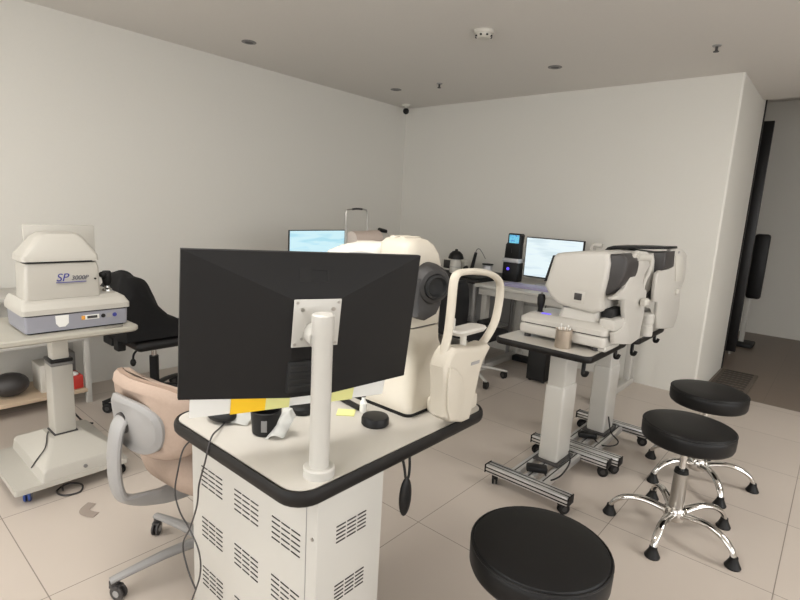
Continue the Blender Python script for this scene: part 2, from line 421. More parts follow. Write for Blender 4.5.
# ---------------------------------------------------------------- instrument tables on aluminium bases
def make_instrument_table(cx, cy):
    t = thing('instrument_table', '', 'table', (cx, cy, 0), 0, 'instrument tables on aluminium bases')
    x0, x1, y0, y1 = cx - .255, cx + .211, cy - .225, cy + .275
    part('tabletop', MB().loft([rrect(x0 + .004, x1 - .004, y0 + .004, y1 - .004, .030, .706), rrect(x0 + .004, x1 - .004, y0 + .004, y1 - .004, .030, .735)]), LAM, t)
    part('edge_band', MB().tube(rrect(x0, x1, y0, y1, .034, .720), .016, 10, 1, True, flat=(.007, .016)), EDGE, t)
    part('support_plate', MB().bx(cx - .14, cx + .13, cy - .15, cy + .16, .692, .706, .003), GREYD, t)
    part('lower_column', MB().bx(cx - .062, cx + .040, cy - .025, cy + .135, .10, .50, .012, 3), PAINT, t)
    part('upper_column', MB().bx(cx - .056, cx + .034, cy - .019, cy + .129, .49, .694, .010, 3), PAINT, t)
    cl = MB().bx(cx - .078, cx + .056, cy - .045, cy + .15, .093, .106, .004)
    part('column_plate', cl, GREYD, t)
    for k in (-.085, -.012, .061):
        mb = MB().bx(cx + k - .02, cx + k + .02, cy - .235, cy + .195, .060, .094, .004)
        mb.mi = 1; mb.bx(cx + k - .003, cx + k + .003, cy - .235, cy + .195, .091, .0945)
        part('rail', mb, [ALU, EDGE], t)
    for yy in (cy - .265, cy + .225):
        mb = MB().bx(cx - .205, cx + .215, yy - .03, yy + .03, .062, .105, .006)
        mb.mi = 1
        for dz in (.074, .092): mb.bx(cx - .205, cx + .215, yy - .0308, yy + .0308, dz - .003, dz + .003)
        for dy in (-.012, .012): mb.bx(cx - .205, cx + .215, yy + dy - .003, yy + dy + .003, .1, .1056)
        fb = part('foot_bar', mb, [ALU, EDGE], t)
        part('end_cap', MB().bx(cx + .215, cx + .221, yy - .03, yy + .03, .062, .105, .002), BLACK, fb)
        part('end_cap', MB().bx(cx - .211, cx - .205, yy - .03, yy + .03, .062, .105, .002), BLACK, fb)
        for xx in (cx - .165, cx + .175):
            c = caster(t, xx, yy, .062)
    for xx, yy in ((cx + .182, y0 + .022), (cx + .180, cy + .215)):
        part('hook', MB().tube([(xx, yy, .706), (xx, yy, .67), (xx + .005, yy - .012, .652), (xx + .02, yy - .02, .655), (xx + .026, yy - .02, .672)], .009, 8), BLACK, t)
    return t
def caster(t, x, y, ztop, r=.027, ang=None, mats=None, dirn=None):
    a = random.uniform(0, 6.28) if ang is None else ang
    R = Matrix.Rotation(a, 3, 'Z'); off = R @ Vector((.016, 0, 0))
    fm, wm = mats or (BLACK, GREYD)
    mb = MB().cyl((x, y, ztop - .012), (x, y, ztop), .016)
    mb.box((x + off.x * .5, y + off.y * .5, ztop - .016), (.036, .03, .012), .003, R)
    c = part('caster', mb, fm, t)
    ax = R @ Vector((0, 1, 0)); ce = Vector((x + off.x, y + off.y, r))
    w = MB()
    for s in (-1, 1):
        w.cyl(ce + ax * (s * .004), ce + ax * (s * .013), r, r, 24, .003)
        w.mi = 1; w.cyl(ce + ax * (s * .0125), ce + ax * (s * .0145), r * .45); w.mi = 0
    w.cyl(ce - ax * .006, ce + ax * .006, .007)
    part('wheel', w, [fm, wm], c)
    return c
tb = make_instrument_table(-.97, 2.395)
tb['label'] = 'white lifting table with aluminium base, nearer one, holding the metal cup'
t2 = dup(tb, (-.935, 2.955, 0), 0, 'white lifting table with aluminium base, farther one, by the far wall')

# coil of cable and adapter on the bases
def adapter(x, y, lab, pts):
    t = thing('power_adapter', lab, 'power adapter', (x, y, .0945), 0, 'power adapters on the table bases')
    part('brick', MB().box((x, y, .110), (.10, .05, .03), .008, Matrix.Rotation(.5, 3, 'Z')), BLACK, t)
    part('cord', MB().tube(pts, .004, 8), RUBBER, t)
adapter(-.975, 2.245, 'black power adapter on the base of the nearer lifting table', [(-.94, 2.26, .1), (-.90, 2.22, .086), (-.86, 2.26, .11), (-.875, 2.4, .12), (-.90, 2.44, .16)])
adapter(-.95, 2.83, 'black power adapter on the base of the farther lifting table', [(-.92, 2.84, .1), (-.86, 2.80, .09), (-.80, 2.82, .10), (-.80, 2.90, .10), (-.86, 2.95, .12), (-.89, 2.97, .2)])

# ---------------------------------------------------------------- the nearer desk-top eye tester (operator left, patient right)
def px5(zx, zy): return 510 + zx / 5.215, 235 + zy / 5.215
def px6(zx, zy): return 590 + zx / 5.4545, 235 + zy / 5.4545
t = thing('autorefractor', 'white eye-testing instrument on the nearer lifting table, beside the metal cup', 'eye tester', (-.955, 2.42, .735), 0)
Y0, Y1 = 2.29, 2.56
base = MB().bx(-1.165, -.745, Y0, Y1, .752, .806, .014, 3)
part('base', base, WHITE2, t)
for x, y in ((-1.13, 2.32), (-.79, 2.32), (-1.13, 2.53), (-.79, 2.53)):
    part('foot', MB().cyl((x, y, .735), (x, y, .754), .016), GREYD, t)
st = MB().loft([rrect(-1.168, -.742, Y0 - .002, Y1 + .002, .03, .811), rrect(-1.168, -.742, Y0 - .002, Y1 + .002, .03, .832), rrect(-1.14, -.76, Y0 + .02, Y1 - .02, .03, .852), rrect(-1.12, -.78, Y0 + .035, Y1 - .035, .03, .858)])
part('sliding_stage', st, WHITE2, t)
part('stage_gap', MB().loft([rrect(-1.155, -.755, Y0 + .008, Y1 - .008, .03, .80), rrect(-1.155, -.755, Y0 + .008, Y1 - .008, .03, .815)]), GREYD, t)
nk = MB().loft([rrect(-1.0, -.80, 2.335, 2.515, .03, .85), rrect(-.985, -.805, 2.345, 2.505, .03, .905)])
part('neck', nk, WHITE2, t)
# joystick
j = MB().lathe([(.026, 0), (.02, .012), (.012, .016), (.012, .03), (.018, .05), (.020, .08), (.016, .098), (0, .104)], (-1.10, 2.37, .845), n=24)
jj = part('joystick', j, BLACK, t)
part('joystick_button', MB().cyl((-1.10, 2.37, .945), (-1.10, 2.37, .953), .006), GREYM, jj)
part('status_light', MB().bx(-1.075, -1.03, 2.325, 2.35, .855, .860, .002), LEDP, t, 'small violet indicator light')
# housing
pr = [aty(*px5(*q), Y0 + .025) for q in ((177, 262), (222, 112), (240, 96), (270, 91), (350, 85), (440, 83), (500, 90), (514, 100), (520, 150), (508, 230), (490, 300), (484, 385), (470, 402), (430, 412), (395, 405), (270, 370), (235, 352), (195, 305))]
part('housing', MB().prism(pr, (0, .225, 0), .028, 4), WHITE2, t)
pr = [aty(*px5(*q), Y0 + .045) for q in ((498, 102), (560, 98), (590, 104), (607, 130), (608, 165), (600, 205), (575, 262), (530, 306), (498, 318), (484, 300), (480, 200))]
part('lens_shroud', MB().prism(pr, (0, .185, 0), .012, 3), GREYD, t)
part('lens', MB().lathe([(0, .004), (.022, .004), (.03, 0), (.034, .006), (.036, .0), (.036, -.02), (0, -.02)], (-.752, 2.43, 1.075), (1, 0, 0)), GLASSB, t)
a, b = aty(*px5(176, 240), 2.32), aty(*px5(222, 106), 2.32)
scr = MB().prism([a, b, b + Vector((.014, 0, 0)), a + Vector((.014, 0, 0))], (0, .215, 0), .004)
part('operator_screen', scr, BLACK, t)
q = [px5(332, 298), px5(380, 304), px5(378, 344), px5(332, 338)]
fr = MB(); c = sum((aty(*p, Y0 + .025) for p in q), Vector()) / 4
fr.box(c + Vector((0, 0, -.002)), (.062, .006, .056), .006)
f_ = part('sensor_window_frame', fr, WHITE2, t)
part('sensor_window', MB().box(c + Vector((0, -.003, 0)), (.036, .004, .032), .005), GREYD, f_)
part('drive_block', MB().bx(-.80, -.752, 2.36, 2.50, .885, .925, .004), BLACKM, t)
part('support_arm', MB().bx(-.79, -.72, 2.32, 2.53, .835, .885, .008), WHITE2, t)
# head rest
X6 = -.737
def hr(*pts): return [atx(*px6(*q), X6) for q in pts]
mb = MB().prism(hr((205, 140), (215, 108), (232, 92), (262, 95), (296, 130), (302, 165), (272, 215), (264, 262), (268, 290), (285, 295), (282, 335), (276, 380), (268, 440), (255, 500), (246, 560), (200, 592), (150, 592), (108, 590), (104, 530), (150, 505), (168, 470), (163, 400), (162, 352), (95, 350), (95, 336), (128, 325), (160, 292), (185, 245), (200, 190)), (.022, 0, 0), .006, 3)
hp = part('headrest_frame', mb, WHITE2, t)
part('headrest_post', MB().tube(hr((292, 110), (318, 120), (326, 160), (318, 205), (298, 245), (284, 290), (282, 330)), .012, 10).tube([p + Vector((.011, 0, 0)) for p in hr((240, 98), (290, 104))], .013, 10), WHITE2, t)
part('forehead_pad', MB().tube([p + Vector((.024, 0, 0)) for p in hr((228, 122), (262, 120), (304, 124))], .013, 10, flat=(.010, .014)), WHITE, t)
p = hr((248, 358))[0]
cr_ = MB().box(p + Vector((.042, 0, 0)), (.03, .06, .034), .008, seg=3)
part('chin_rest', cr_, WHITE, t)
part('foot_plate', MB().bx(-.80, -.742, 2.31, 2.50, .735, .762, .008, 3), WHITE2, t)

# ---------------------------------------------------------------- the farther eye tester
t = thing('tonometer', 'white eye-testing instrument with black top edge on the farther lifting table', 'eye tester', (-.90, 2.97, .735), 0)
part('base', MB().bx(-1.13, -.75, 2.79, 3.10, .750, .812, .016, 3), WHITE2, t)
for x, y in ((-1.10, 2.82), (-.78, 2.82), (-1.10, 3.07), (-.78, 3.07)):
    part('foot', MB().cyl((x, y, .735), (x, y, .754), .016), GREYD, t)
part('sliding_stage', MB().loft([rrect(-1.11, -.76, 2.80, 3.09, .03, .812), rrect(-1.10, -.77, 2.81, 3.08, .03, .85), rrect(-1.06, -.80, 2.85, 3.05, .03, .86)]), WHITE2, t)
part('neck', MB().loft([rrect(-1.0, -.80, 2.86, 3.04, .03, .855), rrect(-1.0, -.80, 2.86, 3.04, .03, .91)]), WHITE2, t)
YB2 = 2.84
pr = [aty(*px6(*q), YB2) for q in ((60, 300), (62, 130), (80, 95), (112, 80), (160, 78), (340, 98), (346, 140), (340, 230), (320, 300), (280, 350), (100, 330))]
part('housing', MB().prism(pr, (0, .24, 0), .02, 3), WHITE2, t)
pr = [aty(*px6(*q), YB2 - .004) for q in ((72, 88), (96, 66), (130, 58), (260, 60), (410, 66), (412, 78), (340, 78), (130, 74), (104, 80), (84, 94))]
part('top_edge', MB().prism(pr, (0, .245, 0), .003), BLACK, t)
pr = [aty(*px6(*q), YB2 + .02) for q in ((300, 100), (352, 92), (414, 92), (406, 180), (372, 205), (338, 290), (305, 360), (285, 365), (270, 300))]
part('lens_shroud', MB().prism(pr, (0, .19, 0), .008, 3), GREYD, t)
part('operator_handle', MB().tube([aty(*px6(*q), 3.0) for q in ((66, 60), (30, 55), (15, 70), (20, 95))], .014, 10), WHITE2, t)
X7 = -.714
def h7(*pts): return [atx(*px6(*q), X7) for q in pts]
mb = MB().prism(h7((345, 205), (360, 193), (410, 185), (418, 76), (440, 70), (470, 74), (498, 90), (508, 112), (505, 170), (494, 250), (472, 300), (464, 400), (450, 460), (434, 500), (400, 508), (345, 508), (343, 440), (350, 365), (328, 362), (330, 300)), (.022, 0, 0), .008, 3)
part('headrest_frame', mb, WHITE2, t)
part('side_plate', MB().prism([p + Vector((.022, 0, 0)) for p in h7((440, 110), (480, 115), (486, 180), (474, 250), (440, 250))], (.004, 0, 0), .002), WHITE, t)
part('forehead_pad', MB().box(h7((462, 92))[0] + Vector((.014, 0, 0)), (.02, .05, .02), .008), GREY, t)
part('chin_rest', MB().box(h7((448, 305))[0] + Vector((.026, 0, 0)), (.02, .05, .03), .008), WHITE, t)
c = atx(*px6(310, 440), -.735); c.z = 0
mb = MB().lathe([(0, .735), (.038, .735), (.038, .79), (.034, .793), (.034, .80), (.038, .803), (.038, .845), (.03, .855), (0, .855)], c, n=32)
part('height_drum', mb, WHITE2, t)

# metal cup with cotton sticks
t = thing('metal_cup', 'small shiny metal cup of cotton sticks on the nearer lifting table', 'cup', (-.915, 2.246, .735))
C0 = Vector((-.915, 2.246, .735))
part('cup', MB().lathe([(0, 0), (.036, 0), (.0375, .004), (.0375, .082), (.0395, .085), (.037, .087), (.035, .082), (.034, .006), (0, .006)], C0, n=36), TIN, t)
for k in range(5):
    a = k * 1.3; d = Vector((math.cos(a), math.sin(a), 0))
    st_ = MB().cyl(C0 + d * .01 + Vector((0, 0, .008)), C0 + d * .026 + Vector((0, 0, .088 + .006 * (k % 3))), .0018)
    st_.sph(C0 + d * .026 + Vector((0, 0, .09 + .006 * (k % 3))), .004, (1, 1, 1.6), 10)
    part('cotton_stick', st_, PAPER, t)

# ---------------------------------------------------------------- round stools
def make_stool(c, seat_h=.500, phase=-93, r=.177):
    x, y = c
    t = thing('round_stool', '', 'stool', (x, y, 0), 0, 'round black swivel stools')
    s = seat_h
    part('seat', MB().lathe([(0, s - .082), (r - .012, s - .082), (r - .004, s - .076), (r, s - .066), (r + .001, s - .03), (r - .001, s - .016), (r - .009, s - .006), (r - .03, s - .001), (r * .5, s + .003), (0, s + .004)], (x, y, 0), n=72), VINYL, t)
    part('seat_piping', MB().tube([(x + (r - .002) * math.cos(2 * PI * i / 48), y + (r - .002) * math.sin(2 * PI * i / 48), s - .012) for i in range(48)], .0035, 8, 1, True), VINYL, t)
    part('seat_plate', MB().cyl((x, y, s - .10), (x, y, s - .082), .07), BLACKM, t)
    part('piston', MB().cyl((x, y, .27), (x, y, s - .09), .0135), CHROME, t)
    part('collar', MB().cyl((x, y, .275), (x, y, .292), .029, .026), BLACK, t)
    part('gas_cylinder', MB().cyl((x, y, .09), (x, y, .277), .031, .027), STEEL, t)
    part('hub', MB().lathe([(0, .06), (.040, .06), (.046, .075), (.046, .105), (.038, .118), (.03, .12), (0, .12)], (x, y, 0), n=36), CHROME, t)
    for k in range(5):
        a = math.radians(phase + 72 * k); d = Vector((math.cos(a), math.sin(a), 0)); C = Vector((x, y, 0))
        P = [C + d * q + Vector((0, 0, z)) for q, z in ((.03, .088), (.08, .104), (.14, .112), (.20, .100), (.24, .072), (.256, .044))]
        lg = part('leg', MB().tube(P, [.019, .0165, .015, .0145, .013, .012], 14, 5, flat=(1.15, .8)), CHROME, t)
        part('glide', MB().lathe([(0, 0), (.028, 0), (.030, .006), (.022, .022), (.016, .036), (.015, .046), (0, .048)], C + d * .257, n=24), BLACK, lg)
    return t
s1 = make_stool((-.384, 2.372))
s1['label'] = 'round black stool on chrome star base in the middle, fully visible to its feet'
dup(s1, (-.416, 2.975, 0), math.radians(38), 'round black stool partly behind another stool, nearest the passage')
dup(s1, (-.474, 1.165, 0), math.radians(20), 'round black stool seat in the foreground, cut off at the bottom of the photo')

# ---------------------------------------------------------------- front instrument desk
t = thing('instrument_desk', 'white desk with black edge over a vented cabinet in the foreground', 'desk', (-.99, .74, 0))
x0, x1, y0, y1 = -1.277, -.737, .587, 1.298
part('tabletop', MB().loft([rrect(x0 + .005, x1 - .005, y0 + .005, y1 - .005, .05, .718), rrect(x0 + .005, x1 - .005, y0 + .005, y1 - .005, .05, .75)]), LAM, t)
part('edge_band', MB().tube(rrect(x0, x1, y0, y1, .055, .7335), .0175, 10, 1, True, flat=(.008, .0175)), EDGE, t)
cx0, cx1, cy0, cy1 = -1.268, -.740, .643, .846
cab = part('cabinet', MB().bx(cx0, cx1, cy0, cy1, .06, .718, .004), PAINT, t)
part('rear_cabinet', MB().bx(-1.22, -1.06, cy1, 1.18, .06, .718, .004), PAINT, t)
for x in (cx0 + .05, cx1 - .05):
    for y in (cy0 + .05, cy1 - .05):
        caster(t, x, y, .06, .024)
caster(t, -1.14, 1.13, .06, .024)
# front panel seams and louvre fields
part('panel_seam', MB().bx(-.775, -.7735, cy0 - .0012, cy0 + .001, .08, .70), GREY, cab)
part('screw', MB().cyl((-.753, cy0 - .003, .625), (-.753, cy0 + .002, .625), .004), STEEL, cab)
def louvres(xa, xb, za, zb, rows=5, cols=3):
    mb = MB(); w = (xb - xa) / cols; h = (za - zb) / (rows - 1)
    for c in range(cols):
        for r in range(rows):
            z = za - r * h
            mb.bx(xa + c * w + .003, xa + (c + 1) * w - .003, cy0 - .0015, cy0 + .002, z - .0013, z + .0013)
    return mb
for xa, xb in ((-1.217, -1.108), (-1.056, -.948), (-.899, -.791)):
    for za in (.614, .464, .314, .18):
        part('vent', louvres(xa, xb, za, za - .053), LOUV, cab)
for za in (.634, .488, .34, .19):
    mb = MB()
    for c in range(3):
        for r in range(5):
            z = za - r * .0095; ya = .695 + c * .032
            mb.bx(cx1 - .002, cx1 + .0015, ya + .003, ya + .030, z - .0013, z + .0013)
    part('vent', mb, LOUV, cab)
part('under_bracket', MB().bx(-.80, -.76, .98, 1.02, .708, .718), BLACK, t)

# remote strap hanging from the desk edge
t = thing('hanging_handset', 'black oval handset hanging by a loop from the desk edge', 'handset', (-.735, .93, .716))
part('loop', MB().tube([(-.745, .918, .716), (-.739, .920, .69), (-.737, .924, .665), (-.737, .93, .66), (-.737, .936, .665), (-.739, .94, .69), (-.745, .944, .716)], .0035, 8), BLACKM, t)
part('body', MB().sph((-.737, .927, .612), .05, (.22, .42, 1.05), 24), BLACK, t)

# ---------------------------------------------------------------- monitor seen from behind
MC = Vector((-.880, .725, 1.061)); yaw = math.radians(70.931); ti = math.radians(-6.335); ro = math.radians(-1.226)
u = Vector((math.cos(yaw), math.sin(yaw), 0)); nn = Vector((-math.sin(yaw), math.cos(yaw), 0))
v = Vector((0, 0, 1)) * math.cos(ti) + nn * math.sin(ti); u, v = u * math.cos(ro) + v * math.sin(ro), v * math.cos(ro) - u * math.sin(ro)
bk = (u.cross(v)).normalized()
if bk.dot(Vector((1, -.4, 0))) < 0: bk = -bk
def mp(a, b, d=0): return MC + u * a + v * b + bk * d
PB = Vector((-.780, .678, .75))
t = thing('monitor', 'large black monitor seen from behind on a white pole at the desk corner', 'monitor', PB)
R = Matrix((u, v, bk)).transposed()
w, h = .27, .1575
mb = MB().loft([[mp(sx * w, sy * h, -.012) for sx, sy in ((-1, -1), (1, -1), (1, 1), (-1, 1))], [mp(sx * w, sy * h, 0) for sx, sy in ((-1, -1), (1, -1), (1, 1), (-1, 1))]])
part('front_bezel', mb, BLACK, t)
part('screen', MB().prism([mp(sx * (w - .006), sy * (h - .008), -.0122) for sx, sy in ((-1, -1), (1, -1), (1, 1), (-1, 1))], -bk * .0008), SCR_W, t, 'glowing front screen')
mb = MB()
TL, TR, BR, BL = mp(-w, h), mp(w, h), mp(w, -h), mp(-w, -h)
D = .048
tl, tr, br, bl = mp(-.056, .066, D), mp(.046, .066, D), mp(.05, -.16, D * .9), mp(-.05, -.16, D * .9)
bm = mb.bm
V_ = [bm.verts.new(p) for p in (TL, TR, BR, BL, tl, tr, br, bl)]
for f in ((0, 1, 5, 4), (1, 2, 6, 5), (3, 0, 4, 7), (4, 5, 6, 7), (2, 3, 7, 6)): bm.faces.new([V_[i] for i in f])
bmesh.ops.recalc_face_normals(bm, faces=bm.faces)
part('back_shell', mb, MONB, t, sharp=3)
# embossed mark on the upper facet
def facet(a, b):
    k = (h - b) / (h - .066); return mp(a, b, D * max(0, min(1, k)))
fn = (facet(.05, .06) - facet(-.05, .06)).cross(facet(0, .15) - facet(0, .06)).normalized()
if fn.dot(bk) < 0: fn = -fn
mb = MB()
for a0, a1, b0, b1 in ((-.040, -.016, .101, .128), (-.008, .026, .099, .103), (-.008, .026, .123, .127), (.022, .026, .099, .127)):
    mb.prism([facet(a0, b0), facet(a1, b0), facet(a1, b1), facet(a0, b1)], fn * .0007)
part('embossed_mark', mb, BLACK, t)
mb = MB()
for k in range(4):
    mb.box(mp(-.03, -.085 - k * .016, D + .001), (.05, .009, .006), .002, R)
mb.box(mp(-.028, -.11, D - .004), (.062, .075, .012), .004, R)
part('port_recess', mb, BLACKM, t)
vp = mb = MB().box(mp(-.005, .016, D + .006), (.106, .106, .004), .0015, R)
pl = part('mount_plate', mb, PAINT, t)
for a, b, r_ in ((-.051, .062, .003), (.041, .062, .003), (-.051, -.030, .003), (.041, -.030, .003), (-.039, .047, .0045), (.030, .047, .0045), (-.037, -.018, .003)):
    part('screw', MB().cyl(mp(a, b, D + .007), mp(a, b, D + .0098), r_, n=14), STEEL, pl)
hb = MB().cyl(mp(-.008, -.005, D + .006), mp(-.008, -.005, D + .045), .026, n=36, bev=.003)
part('pivot', hb, PAINT, t)
part('pole', MB().lathe([(.0215, 0), (.0215, .305), (.0235, .309), (.0235, .350), (.020, .353), (0, .353)], PB, n=40), PAINT, t)
part('pole_flange', MB().lathe([(0, 0), (.034, 0), (.034, .018), (.031, .021), (.0225, .022), (0, .022)], PB, n=40), PAINT, t)
topc = PB + Vector((0, 0, .325))
part('mount_arm', MB().tube([topc, mp(0, .0, D + .03)], .02, 16, 1), PAINT, t)

# paper strip with sticky notes along the lower edge of the screen
def note(name, a0, a1, z0, z1, m, lab, d, cat='sticky note', group='sticky notes under the monitor'):
    mb = MB(); n = 8
    rows = []
    for i in range(n + 1):
        q = i / n; b = -h + z0 + (z1 - z0) * q; dd = -.0135 - d - .006 * (1 - q) ** 2
        rows.append([mp(a0, b, dd), mp(a1, b, dd), mp(a1, b, dd + .0004), mp(a0, b, dd + .0004)])
    mb.loft(rows); return single(name, mb, m, lab, cat, group)
note('paper_strip', -.245, .225, -.058, .02, PAPER, 'white paper strip hanging along the bottom of the big monitor', .0030, 'paper', None)
note('sticky_note', -.160, -.082, -.060, .018, YEL, 'deep yellow sticky note hanging under the big monitor', .0010)
note('sticky_note', -.082, -.025, -.060, .018, PYEL, 'pale yellow sticky note hanging just right of the deep yellow one', .0014)
note('sticky_note', .080, .138, -.060, .018, PYEL, 'pale yellow sticky note hanging right of the white pole', .0010)

# things lying on the desk
def atz(x, y, z=.75): return on(x, y, z)
p = atz(375, 424)
single('puck', MB().lathe([(0, 0), (.034, 0), (.037, .004), (.037, .018), (.034, .024), (.026, .026), (0, .024)], p, n=40), BLACK, 'low round black puck on the desk near the white bottle', 'puck')
p = atz(363, 412)
t = thing('eye_drop_bottle', 'tiny white dropper bottle with dark cap standing behind the round black puck', 'bottle', p)
part('bottle', MB().lathe([(0, 0), (.009, 0), (.010, .003), (.010, .028), (.006, .034), (.0045, .046), (.0, .047)], p, n=24), PAPER, t)
part('cap', MB().lathe([(0, .046), (.0065, .046), (.006, .06), (0, .061)], p, n=20), BLACK, t)
p = atz(346, 413)
single('sticky_note', MB().box(p + Vector((0, 0, .0015)), (.05, .045, .002), 0, Matrix.Rotation(.7, 3, 'Z')), PYEL, 'pale yellow sticky note lying flat on the desk', 'sticky note')
# black cable lead lying in front of the instrument
a, b = atz(338, 399), atz(360, 411)
single('probe_pen', MB().tube([a + Vector((0, 0, .008)), b + Vector((0, 0, .008))], .008, 12, 1), BLACK, 'thin black rod lying on the desk by the instrument foot', 'pen')
# mouse, dark pots and crumpled tissue under the monitor
p = atz(222, 421)
single('computer_mouse', MB().sph(p + Vector((.0, .0, .019)), .05, (.9, .6, .38), 24, Matrix.Rotation(.3, 3, 'Z')), BLACK, 'black mouse lying on the left end of the desk', 'mouse')
p = atz(266, 432)
t = thing('black_beaker', 'black plastic beaker standing beside the crumpled tissue', 'beaker', p)
part('body', MB().lathe([(0, 0), (.03, 0), (.034, .004), (.038, .06), (.036, .062), (.033, .058), (.03, .006), (0, .006)], p, n=36), BLACK, t)
part('label_tag', MB().box(p + Vector((.026, -.024, .03)), (.003, .014, .03), .001, Matrix.Rotation(-.75, 3, 'Z')), GREYM, t)
p = atz(302, 412)
single('small_pot', MB().lathe([(0, 0), (.03, 0), (.034, .006), (.034, .016), (.028, .024), (0, .026)], p, n=32), BLACK, 'small black round pot on the desk beneath the pale yellow hanging note', 'pot')
# crumpled tissue
from mathutils import noise
def tissue(c, pts, seed, lab, amp=.010, thick=.0007):
    """a sheet draped over a small grid of 3D control points, with soft creases"""
    R_, C_ = len(pts), len(pts[0]); k = 6
    rows = [smooth([Vector(p) for p in r], k) for r in pts]
    cols = [smooth([r[j] for r in rows], k) for j in range(len(rows[0]))]
    t = bmesh.new(); n, m_ = len(cols), len(cols[0]); vs = []
    for i in range(n):
        vs.append([])
        for j in range(m_):
            p = c + cols[i][j]; q = p * 38 + Vector((seed, 0, 0))
            d = noise.noise_vector(q) * amp
            p = p + d; p.z = max(p.z, c.z + .001 + .0004 * ((i + j) % 2)); vs[i].append(t.verts.new(p))
    for i in range(n - 1):
        for j in range(m_ - 1): t.faces.new((vs[i][j], vs[i + 1][j], vs[i + 1][j + 1], vs[i][j + 1]))
    bmesh.ops.solidify(t, geom=t.faces[:], thickness=-thick)
    mb = MB(); mb._add(t); return single('crumpled_tissue', mb, PAPER, lab, 'tissue', None, 40)
# screen-right direction on the desk is about (.76,.65); away from the camera (-.65,.76)
er = Vector((.76, .65, 0)); ea = Vector((-.65, .76, 0)); ez = Vector((0, 0, 1))
def loc(a, b, z): return er * a + ea * b + ez * z
tissue(atz(279, 437), [[loc(-.032, -.016, .002), loc(-.006, -.02, .010), loc(.012, -.012, .004)],
                       [loc(-.018, -.004, .014), loc(.004, -.006, .030), loc(.022, .0, .018)],
                       [loc(.0, .012, .045), loc(.014, .008, .056), loc(.032, .012, .040)],
                       [loc(.008, .030, .066), loc(.022, .022, .072), loc(.036, .026, .050)]], 3.1, 'white crumpled tissue standing on the desk right of the black beaker')
tissue(atz(244, 424), [[loc(-.045, -.008, .004), loc(-.01, -.012, .006), loc(.012, -.012, .003)],
                       [loc(-.03, .006, .026), loc(-.004, .004, .030), loc(.018, .004, .022)],
                       [loc(-.012, .022, .048), loc(.008, .02, .05), loc(.022, .018, .036)]], 8.2, 'white folded tissue on the desk between black mouse and black beaker', .006)

# cables hanging from the desk's left side down to the floor
def cable(pts, r, lab, name='cable', m=GREYD, grp=None):
    return single(name, MB().tube(pts, r, 8, 8), m, lab, 'cable', grp)
YF = .572
def cf_(px, py, y=YF): return aty(px, py, y)
c0 = atz(233, 415)
cable([c0 + Vector((0, 0, .012)), atz(222, 428) + Vector((0, 0, .006)), atz(214, 441) + Vector((0, -.006, .012)), cf_(205, 462), cf_(199, 485), cf_(197, 505), cf_(190, 528), cf_(183, 545), cf_(188, 570), cf_(196, 590)], .0022, 'thin dark cable running from the mouse over the desk edge to the floor')
cable([on(187, 437, .712) + Vector((.012, .02, 0)), cf_(184, 448, .58), cf_(178, 470, .578), cf_(175, 492, .578), cf_(180, 512, .578), cf_(190, 530, .585), cf_(199, 552, .578), cf_(200, 575, .578), cf_(192, 600, .578)], .0022, 'thin dark cable hanging from under the left end of the desk')

# ---------------------------------------------------------------- large eye-scanning instrument on the desk
def pz(zx, zy): return 350 + zx / 3.158, 230 + zy / 3.158
t = thing('retinal_scanner', 'large cream eye-scanning instrument with looped headrest on the front desk', 'eye scanner', (-1.0, 1.18, .75))
# splayed foot
mb = MB().loft([rrect(-1.20, -.838, 1.047, 1.315, .02, .762), rrect(-1.20, -.838, 1.047, 1.315, .02, .776), rrect(-1.17, -.85, 1.055, 1.31, .03, .80), rrect(-1.13, -.870, 1.085, 1.29, .035, .85), rrect(-1.11, -.882, 1.10, 1.27, .035, .90), rrect(-1.11, -.885, 1.10, 1.25, .035, .94), rrect(-1.13, -.875, 1.07, 1.23, .035, .992)])
part('pedestal', mb, SCAN, t, sharp=50)
part('base_pad', MB().loft([rrect(-1.195, -.842, 1.05, 1.312, .02, .75), rrect(-1.195, -.842, 1.05, 1.312, .02, .763)]), BLACK, t)
part('pedestal_seam', MB().loft([rrect(-1.11, -.8845, 1.0995, 1.2505, .035, .915), rrect(-1.11, -.8845, 1.0995, 1.2505, .035, .9175)]), GREYM, t)
part('head_gap', MB().loft([rrect(-1.12, -.88, 1.075, 1.225, .035, .985), rrect(-1.12, -.88, 1.075, 1.225, .035, 1.002)]), GREYD, t)
# head: rounded housing, narrower to the top
def sec(z, xa, xb, ya, yb, r): return rrect(xa, xb, ya, yb, r, z)
mb = MB().loft([sec(.998, -1.00, -.872, 1.06, 1.222, .03), sec(1.10, -1.00, -.866, 1.05, 1.222, .035), sec(1.16, -1.0, -.866, 1.05, 1.215, .035), sec(1.20, -1.0, -.868, 1.052, 1.20, .035), sec(1.226, -1.0, -.872, 1.058, 1.175, .03), sec(1.239, -.99, -.882, 1.07, 1.155, .025), sec(1.243, -.975, -.895, 1.085, 1.14, .02)])
part('head', mb, SCAN, t, sharp=60)
mb = MB().loft([sec(.998, -1.22, -.985, 1.06, 1.22, .03), sec(1.12, -1.245, -.985, 1.05, 1.22, .03), sec(1.165, -1.235, -.985, 1.05, 1.22, .035), sec(1.185, -1.215, -.985, 1.052, 1.20, .035), sec(1.205, -1.165, -.985, 1.058, 1.17, .035), sec(1.220, -1.10, -.985, 1.07, 1.14, .03), sec(1.224, -1.05, -.985, 1.08, 1.12, .02)])
part('rear_hood', mb, WHITE, t, sharp=60)
for k in range(6):
    x = -.93 - k * .034
    part('cooling_rib', MB().box((x, 1.12, 1.240 - (.026 if k > 1 else 0)), (.022, .075, .014), .005), SCAN, t)
mb = MB().tube([(-.93, 1.050, 1.175), (-1.0, 1.049, 1.188), (-1.08, 1.050, 1.185), (-1.16, 1.0505, 1.165)], .004, 8, flat=(.003, .006))
part('trim_line', mb, GREY, t)
